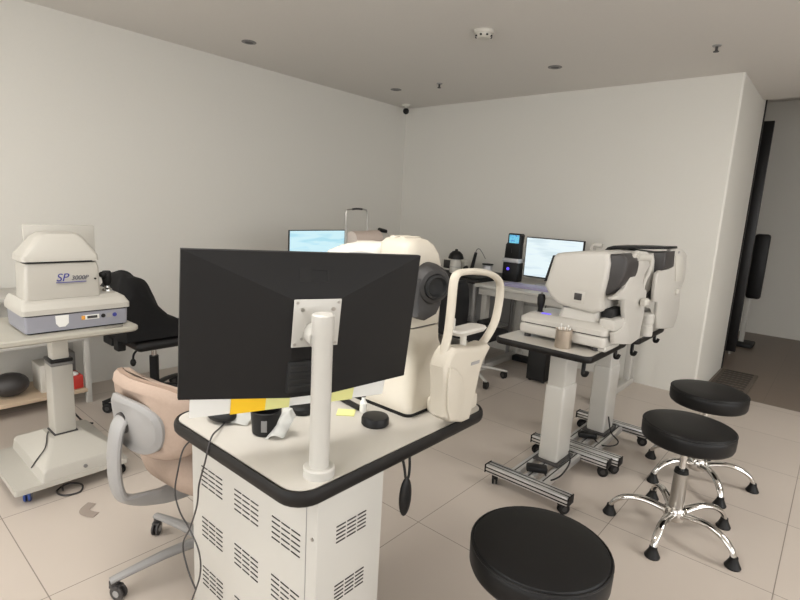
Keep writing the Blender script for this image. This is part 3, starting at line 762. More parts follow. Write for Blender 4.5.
# objective
lc = Vector((-.848, 1.118, 1.122)); LA = Vector((1, -.42, -.08)).normalized()
part('lens_hood', MB().lathe([(.056, -.05), (.058, -.01), (.055, .012), (.046, .03), (.036, .034), (.034, .028), (.030, .02), (0, .012)], lc, LA, 44), mat('charcoal_plastic', (44, 42, 41), .55, var=.06), t)
part('lens', MB().lathe([(0, .014), (.028, .017), (.034, .030), (.034, .040), (.028, .043), (.022, .034), (0, .028)], lc, LA, 40), BLACKM, t)
skirt = [lc + Vector((.008, q[0], q[1])) for q in ((-.056, .02), (-.058, -.03), (-.052, -.07), (-.058, -.086), (-.02, -.10), (.03, -.088), (.05, -.06), (.055, 0), (.03, .01), (-.03, .01))]
part('lens_bracket', MB().prism(skirt, (-.045, 0, 0), .006), mat('charcoal_bracket', (52, 50, 49), .55, var=.06), t)
# looped headrest
XH = -.745
def hz(*pts): return [atx(*pz(*q), XH) for q in pts]
loop = hz((282, 440), (297, 380), (309, 330), (319, 250), (326, 175), (334, 145), (352, 134), (395, 131), (440, 138), (466, 155), (474, 180), (470, 230), (456, 292), (426, 346), (396, 378), (370, 400))
part('headrest_loop', MB().tube(loop, .0115, 14, 6, flat=(.0088, .013), up=(1, 0, 0)), SCAN, t)
col_ = hz((274, 430), (290, 388), (306, 366), (345, 366), (384, 362), (412, 352), (420, 362), (396, 410), (386, 440), (376, 490), (364, 545), (352, 590), (330, 600), (290, 598), (272, 585), (276, 500))
part('headrest_column', MB().prism([p + Vector((-.03, 0, 0)) for p in col_], (.06, 0, 0), .014, 4), SCAN, t)
disc = hz((282, 425), (305, 432), (322, 455), (330, 500), (325, 545), (312, 580), (285, 592), (276, 560), (277, 480))
part('column_cover', MB().prism([p + Vector((.028, 0, 0)) for p in disc], (.007, 0, 0), .003), SCAN, t)
a, b = hz((330, 318), (418, 310)); cc = (a + b) / 2
plate = MB().loft([rrect(-.775, -.73, a.y + .01, b.y - .005, .015, cc.z - .010), rrect(-.782, -.722, a.y, b.y, .02, cc.z), rrect(-.778, -.726, a.y + .004, b.y - .003, .018, cc.z + .005)])
part('chin_rest', plate, WHITE2, t)
part('chin_rest_post', MB().cyl((-.752, cc.y - .014, cc.z - .075), (-.752, cc.y - .014, cc.z - .008), .009), WHITE, t)
part('chin_rest_knob', MB().cyl((-.765, a.y + .012, cc.z + .003), (-.765, a.y + .012, cc.z + .034), .011), WHITE2, t)
q = [p + Vector((.0305, 0, 0)) for p in hz((352, 420), (378, 412), (380, 402), (354, 410))]
part('column_mark', MB().prism(q, (.0008, 0, 0)), GREY, t)
part('foot_block', MB().bx(-.842, -.755, 1.125, 1.27, .75, .80, .012, 3), SCAN, t)
part('rear_screen', MB().box((-1.255, 1.135, 1.10), (.02, .15, .13), .006), BLACK, t)

# ---------------------------------------------------------------- left instrument table with column
t = thing('instrument_table', 'worn grey-white table on a thick square column at the left edge', 'table', (-2.62, .68, 0))
part('tabletop', MB().loft([rrect(-2.86, -2.385, .38, .965, .03, .708), rrect(-2.86, -2.375, .37, .97, .03, .716), rrect(-2.86, -2.375, .37, .97, .03, .73), rrect(-2.855, -2.38, .375, .965, .03, .735)]), LAM2, t)
part('upper_column', MB().bx(-2.705, -2.636, .688, .756, .55, .709, .006), WHITE, t)
part('column_collar', MB().bx(-2.728, -2.624, .676, .769, .545, .562, .006), BLACK, t)
part('column_trim', MB().bx(-2.726, -2.626, .678, .767, .530, .545, .003), GREYM, t)
part('lower_column', MB().bx(-2.726, -2.626, .678, .767, .205, .531, .008), CREAM, t)
part('column_foot', MB().bx(-2.731, -2.621, .673, .772, .196, .208, .003), GREYD, t)
mb = MB().loft([rrect(-2.90, -2.428, .565, .90, .012, .075), rrect(-2.90, -2.432, .575, .895, .012, .128), rrect(-2.895, -2.436, .582, .885, .015, .138), rrect(-2.745, -2.605, .655, .79, .02, .203)])
part('base_cover', mb, CREAM, t, sharp=20)
part('skirt', MB().loft([rrect(-2.90, -2.424, .47, .915, .012, .062), rrect(-2.90, -2.424, .47, .915, .012, .085)]), CREAM, t)
part('cover_screw', MB().cyl((-2.434, .735, .108), (-2.424, .735, .108), .008, n=16), GREYM, t)
for x, y in ((-2.47, .52), (-2.82, .52), (-2.47, .875), (-2.82, .875)):
    caster(t, x, y, .064, .028, None, (BLUE if y < .6 else BLACK, GREY))
part('side_handle', MB().tube([(-2.62, .955, .10), (-2.62, 1.0, .10), (-2.62, 1.045, .11), (-2.62, 1.07, .12)], .017, 12), CREAM, t)
part('side_handle_cap', MB().cyl((-2.62, 1.068, .119), (-2.62, 1.082, .124), .028, n=24), BLACK, t)

t = thing('corneal_microscope', 'cream and lilac eye instrument with blue letters on the left table', 'eye tester', (-2.60, .73, .735))
part('lower_base', MB().loft([rrect(-2.70, -2.435, .550, .94, .012, .742), rrect(-2.70, -2.432, .548, .942, .012, .809)]), LILAC, t)
part('base_pad', MB().loft([rrect(-2.69, -2.445, .56, .93, .015, .735), rrect(-2.69, -2.445, .56, .93, .015, .743)]), BLACK, t)
part('base_gap', MB().loft([rrect(-2.69, -2.437, .553, .937, .012, .808), rrect(-2.69, -2.437, .553, .937, .012, .816)]), GREYD, t)
part('upper_base', MB().loft([rrect(-2.71, -2.428, .540, .952, .015, .815), rrect(-2.71, -2.428, .540, .952, .015, .836), rrect(-2.70, -2.450, .548, .94, .015, .862), rrect(-2.69, -2.475, .556, .92, .015, .876)]), CREAM, t, sharp=20)
part('body', MB().loft([rrect(-2.60, -2.465, .562, .845, .015, .872), rrect(-2.60, -2.452, .566, .838, .013, 1.0), rrect(-2.60, -2.455, .570, .832, .013, 1.022)]), CREAM, t)
part('hat_gap', MB().loft([rrect(-2.59, -2.470, .585, .82, .013, 1.02), rrect(-2.59, -2.470, .585, .82, .013, 1.034)]), BLACK, t)
part('hat', MB().loft([rrect(-2.60, -2.44, .555, .835, .015, 1.032), rrect(-2.60, -2.44, .557, .833, .015, 1.055), rrect(-2.59, -2.452, .582, .815, .02, 1.085), rrect(-2.585, -2.468, .612, .795, .025, 1.125), rrect(-2.58, -2.482, .632, .778, .03, 1.142), rrect(-2.57, -2.51, .65, .76, .025, 1.148)]), CREAM, t, sharp=25)
part('rear_panel', MB().bx(-2.625, -2.61, .605, .88, .876, 1.172, .006), CREAM, t)
j = Vector((-2.55, .90, .868))
jj = part('joystick', MB().lathe([(.022, 0), (.02, .016), (.012, .022), (.010, .04), (0, .04)], j, n=20), CHROME, t)
part('joystick_grip', MB().lathe([(.010, .03), (.016, .04), (.021, .065), (.022, .088), (.016, .10), (0, .102)], j, n=20).sph(j + Vector((.012, -.02, .085)), .018, (1, 1, .8), 14), BLACK, jj)
# the face: lettering, underline, dot; the base: sticker, keys, ports
fx = -2.4515
def face(y, z): return Vector((fx - .0 - (.013 * max(0, (1.0 - z)) / .126), y, z))
lettering('lettering', 'SP', .046, face(.672, .947) + Vector((.002, 0, 0)), (0, 1, 0), (0, 0, 1), INK, t, .0015, .25)
lettering('lettering', '3000P', .026, face(.728, .950) + Vector((.002, 0, 0)), (0, 1, 0), (0, 0, 1), INKG, t, .0015, .2)
part('lettering_rule', MB().bx(fx - .004, fx + .0006, .672, .785, .940, .9425), INK, t)
part('face_dot', MB().cyl((fx - .008, .82, .95), (fx + .001, .82, .95), .004, n=14), BLACK, t)
bx_ = -2.4335
part('sticker', MB().prism([(bx_, q[0], q[1]) for q in ((.655, .806), (.705, .806), (.703, .770), (.690, .757), (.668, .757), (.657, .772))], (.0015, 0, 0)), PAPER, t)
part('key_strip', MB().bx(bx_ - .002, bx_ + .002, .758, .822, .776, .796, .001), PAPER, t)
part('orange_key', MB().bx(bx_, bx_ + .003, .752, .766, .777, .795, .001), ORANGE, t)
part('dark_keys', MB().bx(bx_, bx_ + .003, .774, .814, .780, .792, .001), GREYD, t)
for y in (.838, .885):
    part('port', MB().cyl((bx_ - .004, y, .786), (bx_ + .002, y, .786), .009, n=20), INK if y > .86 else BLACK, t)
part('side_label', MB().bx(bx_, bx_ + .0015, .852, .872, .776, .796), GREY, t)
# small tool lying on the table in front of the instrument
single('tweezers', MB().tube([(-2.405, .83, .739), (-2.40, .87, .740), (-2.40, .905, .739)], .003, 8).tube([(-2.40, .83, .739), (-2.393, .87, .740), (-2.398, .905, .739)], .003, 8), STEEL, 'small steel tweezers lying at the front of the left table', 'tweezers')

# wires round the left table
p = on(71, 490, 0)
single('cable', MB().tube([p + Vector(q) for q in ((-.06, -.01, .004), (-.02, -.05, .004), (.04, -.035, .006), (.05, .02, .005), (.0, .045, .008), (-.05, .02, .006), (-.04, -.02, .010), (.0, -.03, .012))], .004, 8, 8), GREYD, 'dark cable coiled on the floor under the left table edge', 'cable')
p = on(31, 458, 0)
single('cable', MB().tube([p + Vector((.05 * math.cos(a) * (1 + .15 * math.sin(3 * a)), .05 * math.sin(a), .05 + .03 * math.sin(a * .7))) for a in [i * .7 for i in range(22)]] + [p + Vector((.05, 0, .004))], .0035, 8, 4), BLUE, 'blue cable coiled on the floor by the left table base', 'cable')
single('cable', MB().tube([(-2.68, .664, .207), (-2.64, .648, .205), (-2.60, .635, .192), (-2.56, .615, .178), (-2.55, .585, .148), (-2.56, .563, .11)], .003, 8, 6), GREYD, 'thin dark lead running down the cover of the left table column', 'cable')
p = on(89, 512, 0)
single('tape_scrap', MB().tube([p + Vector(q) for q in ((-.055, .03, .004), (-.035, .0, .002), (-.01, -.012, .002), (.02, -.004, .003), (.045, .012, .002))], .01, 8, 4, flat=(.020, .0015)), mat('tape_grey', (150, 138, 128), .7), 'curled grey tape scrap lying on the floor before the left table', 'tape')
single('cable', MB().tube([on(86, 432, 0) + Vector(q) for q in ((-.14, -.02, .09), (-.08, 0, .05), (-.03, .03, .03), (.05, .02, .012), (.06, -.04, .012), (0, -.05, .02), (-.04, -.01, .04), (.02, .03, .05))], .005, 8, 6), BLACK, 'black cable bunched on the floor behind the left table column', 'cable')

# ---------------------------------------------------------------- low white side shelf along the left wall
t = thing('side_shelf', 'white side bench with a low shelf of boxes against the left wall', 'shelf', (-3.66, .65, 0))
part('top', MB().bx(-3.83, -3.47, .10, 1.13, .69, .715, .003), PAINT, t)
for x in (-3.815, -3.50):
    for y in (.12, 1.10): part('leg', MB().bx(x - .016, x + .016, y - .016, y + .016, 0, .69, .003), PAINT, t)
part('shelf_board', MB().bx(-3.82, -3.48, .13, 1.09, .075, .10, .003), BOARD, t)
part('shelf_board', MB().bx(-3.82, -3.48, .13, 1.09, .41, .43, .003), PAINT, t)
single('carton', MB().bx(-3.72, -3.55, .86, .97, .10, .27, .003), WHITE, 'small white carton on the low shelf behind the left table column', 'box')
t = thing('red_box', 'red box with a white lid patch on the low shelf', 'box', (-3.56, 1.02, .10))
part('body', MB().bx(-3.63, -3.50, .985, 1.075, .10, .185, .006), RED, t)
part('white_patch', MB().sph((-3.54, 1.03, .19), .03, (1, 1, .5), 16), PAPER, t)
single('grey_case', MB().bx(-3.78, -3.66, .985, 1.085, .10, .30, .01), GREYM, 'grey upright case behind the red box on the low shelf', 'case')
single('dark_bag', MB().sph((-3.62, .72, .17), .09, (1, 1.1, .78), 20), GREYD, 'dark round bag on the low shelf behind the left table', 'bag')

# ---------------------------------------------------------------- chairs
def star_base(t, c, rad, phase, legm, wheelm, hub_z=.095, r=.026, n=5, flat=(1.0, .7), lr=.02):
    C = Vector((c[0], c[1], 0))
    part('base_hub', MB().lathe([(0, hub_z - .035), (.04, hub_z - .035), (.042, hub_z), (.036, hub_z + .03), (0, hub_z + .032)], C, n=28), legm, t)
    for k in range(n):
        a = math.radians(phase + 360 / n * k); d = Vector((math.cos(a), math.sin(a), 0))
        lg = part('base_leg', MB().tube([C + d * q + Vector((0, 0, z)) for q, z in ((.02, hub_z), (rad * .5, hub_z - .008), (rad + .012, .066))], [lr * 1.2, lr, lr * .75], 12, 4, flat=flat), legm, t)
        caster(t, C.x + d.x * rad, C.y + d.y * rad, .062, r, a + 2.2, wheelm)

# beige chair behind the desk
fz = math.radians(96)
t = thing('task_chair', 'beige task chair with a grey plastic back shell beside the desk', 'chair', (-1.60, .87, 0))
f = Vector((math.cos(fz), math.sin(fz), 0)); s_ = Vector((-f.y, f.x, 0)) * -1     # s_: to the chair's right
star_base(t, (-1.60, .86), .30, 188, GREY, (GREYD, GREY), .10)
part('gas_cylinder', MB().cyl((-1.60, .86, .11), (-1.60, .86, .375), .024), GREYD, t)
O = Vector((-1.54, .62, .075))
def bp(a, z, d=0): # on the curved back: a to the right, z height, d rearwards
    return O + s_ * a + f * (.10 * (a / .24) ** 2 - d - .10 * (z - .45)) + Vector((0, 0, z))
def back_ring(hw, z0, z1, d, n=36, pw=3.0, skew=0.0):
    out = []
    for i in range(n):
        th = 2 * PI * i / n; cth, sth = math.cos(th), math.sin(th)
        a = hw * math.copysign(abs(cth) ** (2 / pw), cth); q = math.copysign(abs(sth) ** (2 / pw), sth)
        z = (z0 + z1) / 2 + (z1 - z0) / 2 * q
        out.append(bp(a * (1 - .10 * (1 - q) / 2), z, d))
    return out
part('backrest', MB().loft([back_ring(.20, .485, .690, -.055), back_ring(.222, .467, .707, -.035), back_ring(.226, .463, .711, -.012)]), BEIGE, t, sharp=70)
part('back_band', MB().loft([back_ring(.2275, .462, .7125, -.013), back_ring(.2275, .462, .7125, .003)]), BEIGED, t, sharp=70)
part('back_cover', MB().loft([back_ring(.226, .463, .711, .002), back_ring(.218, .471, .703, .014), back_ring(.195, .490, .682, .022)]), BEIGE, t, sharp=70)
part('back_shell', MB().loft([back_ring(.142, .482, .655, .018, pw=2.6), back_ring(.142, .482, .655, .028, pw=2.6), back_ring(.128, .496, .641, .036, pw=2.6)]), GREY, t, sharp=40)
seatr = []
S0 = Vector((-1.565, .905, .105))
def seat_ring(k, z, n=32):
    out = []
    for i in range(n):
        th = 2 * PI * i / n; cth, sth = math.cos(th), math.sin(th)
        a = math.copysign(abs(cth) ** .6, cth) * .235 * k; b = math.copysign(abs(sth) ** .6, sth) * .23 * k
        out.append(S0 + s_ * a + f * b + Vector((0, 0, z)))
    return out
part('seat', MB().loft([seat_ring(.78, .285), seat_ring(.95, .305), seat_ring(1.0, .345), seat_ring(.97, .39), seat_ring(.85, .415), seat_ring(.5, .422)]), BEIGE, t, sharp=70)
part('seat_pan', MB().loft([seat_ring(.6, .262), seat_ring(.8, .287)]), GREY, t)
A0 = O + s_ * -.03
arm = [A0 - f * .030 + Vector((0, 0, .585)), A0 - f * .055 + Vector((0, 0, .55)), A0 - f * .068 + Vector((0, 0, .46)), A0 - f * .062 + Vector((0, 0, .36)), A0 - f * .035 + Vector((0, 0, .315)) + s_ * .005, A0 + f * .05 + Vector((0, 0, .295)) + s_ * .03, A0 + f * .16 + Vector((0, 0, .295)) + s_ * .05]
part('back_bracket', MB().tube(arm, .03, 14, 6, flat=(.034, .015), up=tuple(s_.cross(Vector((0, 0, 1))))), GREY, t)
part('bracket_boss', MB().cyl(A0 - f * .0 + Vector((0, 0, .565)), A0 - f * .045 + Vector((0, 0, .565)), .033, n=24), GREYD, t)
part('tilt_lever', MB().tube([S0 + s_ * .15 + Vector((0, 0, .27)), S0 + s_ * .26 + Vector((0, 0, .265))], .008, 8, 1), GREYD, t)

# black chair by the left wall with a jacket over it
t = thing('office_chair', 'black office chair with a black jacket over it by the left wall', 'chair', (-3.28, 1.42, 0))
star_base(t, (-3.28, 1.42), .31, 202, BLACK, (BLACK, GREYD), .10, .03)
part('gas_cylinder', MB().cyl((-3.28, 1.42, .10), (-3.28, 1.42, .30), .028), BLACK, t)
part('piston', MB().cyl((-3.28, 1.42, .29), (-3.28, 1.42, .40), .016), CHROME, t)
part('mechanism', MB().box((-3.28, 1.40, .395), (.16, .22, .03), .006), BLACKM, t)
part('seat', MB().box((-3.26, 1.45, .435), (.47, .46, .06), .025, seg=3), BLACK, t)
part('backrest', MB().box((-3.24, 1.215, .64), (.30, .04, .34), .028, Matrix.Rotation(.10, 3, 'X'), 3), BLACK, t)
part('back_bracket', MB().box((-3.28, 1.215, .43), (.07, .05, .12), .008), BLACKM, t)
part('lever', MB().tube([(-3.26, 1.34, .38), (-3.26, 1.29, .34), (-3.255, 1.28, .29)], .007, 8).sph((-3.255, 1.28, .285), .018, (1, 1, 1.4), 12), BLACK, t)
part('arm_stub', MB().box((-3.44, 1.235, .40), (.14, .07, .05), .01), BLACKM, t)
# jacket: a draped shell over the back and down on the seat
prof = [(1.15, .47), (1.14, .60), (1.145, .72), (1.165, .80), (1.20, .848), (1.25, .855), (1.31, .82), (1.36, .73), (1.42, .63), (1.50, .555), (1.58, .515), (1.66, .485)]
rings = []; rnd = random.Random(3)
for i in range(13):
    q = i / 12; x = -3.46 + .42 * q; e = 1 - (2 * q - 1) ** 4
    ring = []
    for k, (yy, zz) in enumerate(prof):
        wob = .010 * math.sin(k * 1.7 + i * 1.1) + .008 * rnd.uniform(-1, 1)
        kk = e * .9 + .1
        zq = .468 + (zz - .468) * (.72 + .28 * e) + wob * .7
        ring.append(Vector((x + .01 * math.sin(k * 2.1), 1.26 + (yy - 1.26) * (.86 + .14 * e) + wob, max(zq, .474))))
    rings.append(smooth(ring, 4) + [Vector((x, 1.62, .474)), Vector((x, 1.40, .474)), Vector((x, 1.20, .474))])
mb = MB().loft([[(a_ + b_) / 2 for a_, b_ in zip(rings[k // 2], rings[(k + 1) // 2])] for k in range(2 * len(rings) - 1)])
single('jacket', mb, CLOTH, 'black jacket draped over the back and seat of the chair by the left wall', 'jacket', None, 60)

# dark chair at the far desk
t = thing('office_chair', 'dark mesh office chair with a pale base at the far desk', 'chair', (-2.17, 3.44, 0))
star_base(t, (-2.17, 3.46), .30, 40, PAINT, (BLACK, GREYD), .10, .03, lr=.017)
part('gas_cylinder', MB().cyl((-2.17, 3.46, .10), (-2.17, 3.46, .34), .026), BLACK, t)
part('seat', MB().box((-2.15, 3.45, .385), (.44, .40, .07), .03, seg=3), MESHB, t)
bk_ = MB().loft([[Vector((-2.375 + q[0], 3.36 + .015 * math.sin(q[1] * 5) + q[2], .44 + q[1])) for q in ((-.0, hgt, -.17 * wd), (.035, hgt, -.17 * wd), (.035, hgt, .17 * wd), (-.0, hgt, .17 * wd))] for hgt, wd in ((0, .8), (.05, .95), (.2, 1.0), (.3, .95), (.345, .75), (.36, .5))])

# (back of the dark chair: an upright padded panel seen nearly edge-on)
mb = MB()
rings = []
for zz, k, sh in ((.43, .75, 0), (.46, .95, 0), (.55, 1, .006), (.65, 1, .004), (.74, .96, -.008), (.79, .8, -.016), (.805, .55, -.02)):
    rings.append([Vector((-2.20 + a * k, 3.235 + b + sh, zz)) for a, b in ((-.05, -.13), (.0, -.15), (.05, -.14), (.06, -.05), (.06, .10), (.0, .13), (-.05, .10))])
part('backrest', mb.loft(rings), MESHB, t, sharp=60)
part('back_bracket', MB().box((-2.18, 3.24, .40), (.05, .16, .05), .01), BLACK, t)
part('arm_pad', MB().box((-2.02, 3.44, .50), (.07, .22, .03), .012), BLACK, t)
part('arm_post', MB().box((-2.02, 3.44, .445), (.03, .05, .09), .006), BLACK, t)

# ---------------------------------------------------------------- far desk against the back wall
t = thing('office_desk', 'white office desk with monitor and black terminal against the far wall', 'desk', (-1.72, 4.0, 0))
DX0, DX1 = -2.27, -1.17
part('top', MB().bx(DX0, DX1, 3.60, 4.42, .725, .75, .004), PAINT, t)
part('apron', MB().bx(DX0 + .03, DX1 - .03, 3.63, 3.65, .665, .725, .002), PAINT, t)
part('apron', MB().bx(DX0 + .03, DX1 - .03, 4.38, 4.40, .50, .725, .002), PAINT, t)
for x in (DX0 + .03, DX1 - .05):
    part('leg', MB().bx(x, x + .05, 3.68, 3.74, .05, .725, .004), PAINT, t)
    part('leg', MB().bx(x, x + .05, 4.30, 4.36, .05, .725, .004), PAINT, t)
    part('foot', MB().bx(x - .01, x + .055, 3.62, 4.42, .0, .05, .006), PAINT, t)
part('cable_tray', MB().bx(-2.18, -1.75, 4.20, 4.28, .0, .05, .006), BLACKM, t)

# left instrument counter
t = thing('side_counter', 'dark-topped counter with white gadgets left of the far desk', 'counter', (-2.75, 4.05, 0))
part('top', MB().bx(-3.20, -2.285, 3.66, 4.42, .735, .765, .004), EDGE, t)
for x in (-3.17, -2.34):
    for y in (3.69, 4.36): part('leg', MB().bx(x, x + .03, y, y + .03, 0, .735, .003), GREY, t)
part('back_panel', MB().bx(-3.15, -2.32, 4.34, 4.36, .15, .735), GREYM, t)
part('shelf', MB().bx(-3.15, -2.32, 3.72, 4.33, .28, .30), GREY, t)
single('laptop_tray', MB().box((-2.43, 3.85, .775), (.26, .28, .02), .006), BLACK, 'flat closed black laptop on the dark-topped counter', 'laptop')

# gadgets on the counter
t = thing('lens_meter', 'white boxy device with a dark square window on the dark-topped counter', 'device', (-2.87, 4.12, .765))
part('body', MB().bx(-2.96, -2.68, 4.06, 4.20, .765, .87, .01), WHITE, t)
part('window', MB().bx(-2.925, -2.845, 4.052, 4.062, .785, .865, .004), GREYD, t)
t = thing('dome_jar', 'white jar with a black domed lid on the dark-topped counter', 'jar', (-2.73, 3.98, .765))
c = Vector((-2.72, 3.96, .765))
part('jar', MB().lathe([(0, 0), (.05, 0), (.054, .01), (.05, .10), (.045, .13), (0, .13)], c, n=32), WHITE, t)
part('band', MB().cyl(c + Vector((0, 0, .055)), c + Vector((0, 0, .06)), .0535), GREY, t)
part('lid', MB().lathe([(0, .13), (.07, .13), (.072, .14), (.06, .175), (.035, .20), (.015, .205), (.012, .22), (0, .222)], c, n=32), BLACK, t)
p = aty(464, 265, 3.98)
t = thing('black_clip', 'small black clip beside the domed jar', 'clip', (p.x, 3.98, .765))
part('lower_jaw', MB().box((p.x, 3.98, .783), (.04, .03, .036), .008), BLACK, t)
part('upper_jaw', MB().box((p.x + .02, 3.98, .822), (.045, .03, .03), .008, Matrix.Rotation(-.6, 3, 'Y')), BLACK, t)
part('hinge', MB().cyl((p.x + .008, 3.97, .80), (p.x + .008, 3.99, .80), .008), STEEL, t)
a, b = aty(470.5, 265, 4.0), aty(476, 252.5, 4.0)
t = thing('cabled_handset', 'black slanted handset with an arched cable on the dark-topped counter', 'handset', (a.x, 4.0, .765))
part('grip', MB().tube([Vector((a.x - .01, 4.0, .775)), Vector((a.x + .01, 4.0, .80)), b], [.016, .018, .013], 12, 4), BLACK, t)
part('cradle', MB().box((a.x, 4.0, .775), (.06, .06, .02), .006), GREYD, t)
cc = [aty(*q, 4.0) for q in ((475.5, 253), (477, 249.5), (479.5, 249), (482.5, 253), (485.5, 259))]
part('cable', MB().tube(cc, .004, 8), GREYM, t)
c = aty(487.5, 268, 4.02); c.z = .765
t = thing('round_charger', 'black round charger with a pale cap on the dark-topped counter', 'charger', c)
part('base', MB().lathe([(0, 0), (.075, 0), (.075, .03), (.05, .05), (0, .05)], c, n=32), BLACK, t)
part('cap', MB().lathe([(.04, .05), (.044, .055), (.044, .10), (0, .105)], c, n=32), SILVER, t)
part('cap_rim', MB().cyl(c + Vector((0, 0, .105)), c + Vector((0, 0, .115)), .05), BLACK, t)

# black attendance terminal on the far desk
YG = 4.02
def g(px, py, y=YG): return aty(px, py, y)
t = thing('access_terminal', 'tall black terminal with a small blue screen on the far desk', 'terminal', (-2.16, YG + .04, .75))
xl, xr = -2.27, -2.112
part('lower_body', MB().bx(xl + .01, xr + .0, YG, YG + .10, .75, .915, .008), BLACK, t)
part('silver_band', MB().bx(xl + .004, xr + .006, YG - .006, YG + .10, .915, .952, .006), SILVER, t)
part('upper_body', MB().prism([(xl + .015, YG + .005, .952), (xr - .002, YG + .005, .952), (xr - .004, YG + .005, 1.075), (xr + .004, YG + .005, 1.155), (xr - .006, YG + .005, 1.168), (xl + .042, YG + .005, 1.168), (xl + .036, YG + .005, 1.157), (xl + .036, YG + .005, 1.09), (xl + .02, YG + .005, 1.07)], (0, .07, 0), .005), BLACK, t)
part('display', MB().bx(xl + .052, xr - .014, YG + .001, YG + .006, 1.085, 1.155), SCR_B, t, 'glowing blue display')
part('sensor', MB().bx(xl + .08, xr - .075, YG + .002, YG + .006, 1.0, 1.035, .001), GREYD, t)
part('violet_sensor', MB().cyl((-2.205, YG - .004, .86), (-2.205, YG + .002, .86), .013), LEDP, t, 'glowing violet fingerprint sensor')

# monitor on the far desk, facing the room
YM = 4.08
tl, tr, bl = aty(527, 237, YM), aty(584.5, 241, YM), aty(525, 277, YM)
t = thing('monitor', 'thin monitor with a pale bright screen on the far desk', 'monitor', (-1.82, YM + .04, .75))
X0, X1, Z0, Z1 = tl.x - .004, tr.x + .002, bl.z + .005, tl.z + .004
part('bezel', MB().bx(X0, X1, YM, YM + .03, Z0, Z1, .004), BLACK, t)
part('screen', MB().bx(X0 + .008, X1 - .008, YM - .0015, YM + .002, Z0 + .012, Z1 - .008), SCR_W, t, 'bright pale screen')
part('neck', MB().bx((X0 + X1) / 2 - .03, (X0 + X1) / 2 + .03, YM + .03, YM + .055, .755, Z0 + .12, .004), SILVER, t)
part('stand_foot', MB().bx((X0 + X1) / 2 - .11, (X0 + X1) / 2 + .11, YM - .06, YM + .10, .75, .760, .004), SILVER, t)
t = thing('keyboard', 'slim keyboard, tinted lilac as if by screen light, lying on the far desk before the bright screen', 'keyboard', (-1.86, 3.82, .75))
part('tray', MB().bx(-2.12, -1.66, 3.72, 3.90, .75, .766, .004), mat('screenlit_silver', (158, 152, 182), .4), t)  # lilac puts the violet light of the screen into the colour
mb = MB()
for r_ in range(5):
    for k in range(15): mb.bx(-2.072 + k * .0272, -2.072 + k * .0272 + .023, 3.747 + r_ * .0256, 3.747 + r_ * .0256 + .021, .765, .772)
part('keys', mb, mat('screenlit_keys', (172, 168, 196), .45), t)
t = thing('computer_tower', 'black computer tower standing on the floor under the far desk', 'computer', (-1.72, 3.9, 0))
part('case', MB().bx(-1.82, -1.66, 3.78, 4.12, .012, .40, .006), BLACK, t)
part('front_panel', MB().bx(-1.812, -1.668, 3.772, 3.782, .02, .392, .004), BLACKM, t)
for x in (-1.80, -1.68):
    for y in (3.81, 4.09): part('foot', MB().cyl((x, y, 0), (x, y, .014), .012), RUBBER, t)
single('cable', MB().tube([(-1.95, 4.37, .73), (-1.95, 4.30, .5), (-1.94, 4.26, .25), (-1.93, 4.24, .055)], .005, 8), GREYD, 'grey cable dropping behind the far desk into its tray', 'cable')

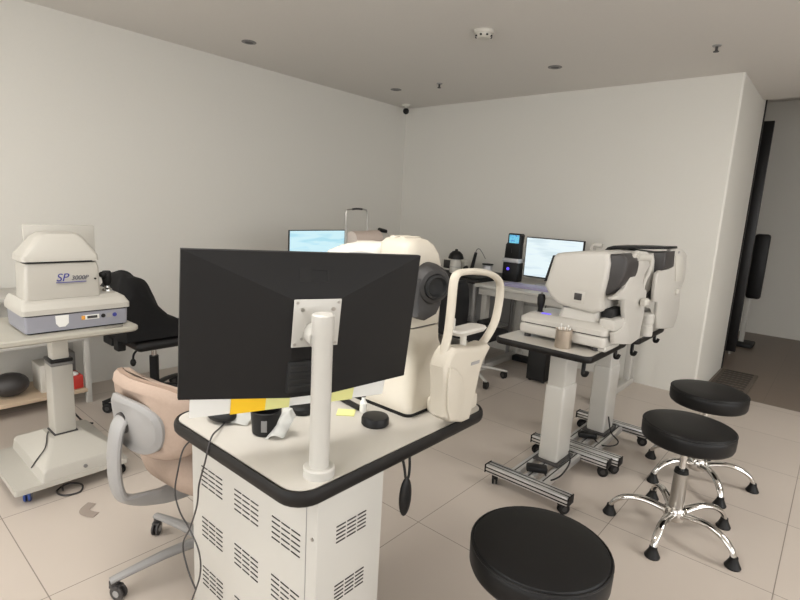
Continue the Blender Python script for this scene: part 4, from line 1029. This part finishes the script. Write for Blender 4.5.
# ---------------------------------------------------------------- desk behind the big instrument, with second monitor and slit lamp
t = thing('office_desk', 'white desk mostly hidden behind the big monitor, holding the cyan screen', 'desk', (-3.05, 2.7, 0))
part('top', MB().bx(-3.45, -2.72, 2.10, 3.30, .725, .75, .004), PAINT, t)
for x in (-3.42, -2.79):
    for y in (2.14, 3.22): part('leg', MB().bx(x, x + .04, y, y + .04, 0, .725, .003), PAINT, t)
t = thing('monitor', 'monitor with a cyan-white screen left of the slit lamp, mostly hidden', 'monitor', (-3.02, 2.55, .75))
a = atx(289.5, 230.5, -2.98); b = Vector((-3.06, 2.86, a.z)); uu = (b - a); uu.z = 0; L = uu.length; uu.normalize()
n2 = Vector((uu.y, -uu.x, 0))          # towards the camera side
def mq(s, z, d): return Vector((a.x, a.y, 0)) + uu * s + n2 * d + Vector((0, 0, z))
zt = a.z + .003
def quad(s0, s1, z0, z1, d0, d1): return MB().loft([[mq(s0, z0, d), mq(s1, z0, d), mq(s1, z1, d), mq(s0, z1, d)] for d in (d0, d1)])
part('bezel', quad(0, L, zt - .345, zt, -.012, 0), BLACK, t)
part('screen', quad(.004, L - .004, zt - .333, zt - .006, 0, .0015), SCR_C, t, 'bright cyan screen')
part('neck', quad(L / 2 - .03, L / 2 + .03, .755, zt - .15, -.05, -.025), GREYD, t)
part('stand_foot', quad(L / 2 - .11, L / 2 + .11, .75, .76, -.12, .08), GREYD, t)

t = thing('slit_lamp', 'cream slit lamp with a thin wire headrest loop behind the big instrument', 'slit lamp', (-2.90, 2.98, .75))
XS = -2.90
def sl(*pts): return [atx(*q, XS) for q in pts]
part('base', MB().bx(-3.02, -2.78, 2.86, 3.22, .75, .79, .01), WHITE2, t)
lp = sl((346.3, 236), (346, 222), (346.3, 211.5), (349, 209.5), (357, 209), (364.5, 209.5), (367, 212), (367.3, 224), (367, 236))
part('headrest_loop', MB().tube([Vector((lp[0].x, lp[0].y, .785))] + lp + [Vector((lp[-1].x, lp[-1].y, .785))], .006, 8, 4), STEEL, t)
part('forehead_strap', MB().tube(sl((352, 209.2), (357, 208.8), (362, 209.2)), .008, 8), GREYD, t)
h_ = sl((350, 231), (374, 231), (351, 240))
part('housing', MB().tube([Vector((-2.86, h_[0].y - .02, 1.07)), Vector((-2.86, h_[1].y + .0, 1.08))], .065, 20, 1), mat('pinkish_cream', (205, 188, 176), .5), t)
part('column', MB().cyl((-2.86, 3.06, .79), (-2.86, 3.06, 1.06), .035), WHITE2, t)
e = sl((380, 236), (390, 233))
part('eyepiece', MB().tube([Vector((-2.86, h_[1].y, 1.08)), Vector((-2.86, h_[1].y + .10, 1.085))], .045, 18, 1), CREAM, t)
part('eyecup', MB().tube([atx(379, 229.5, -2.85), atx(386, 231.5, -2.85)], .016, 12, 1), BLACK, t)



SC.view_settings.view_transform = 'Standard'
SC.view_settings.look = 'None'
SC.view_settings.exposure = -0.04
SC.view_settings.gamma = 1
SC.view_settings.use_curve_mapping = False
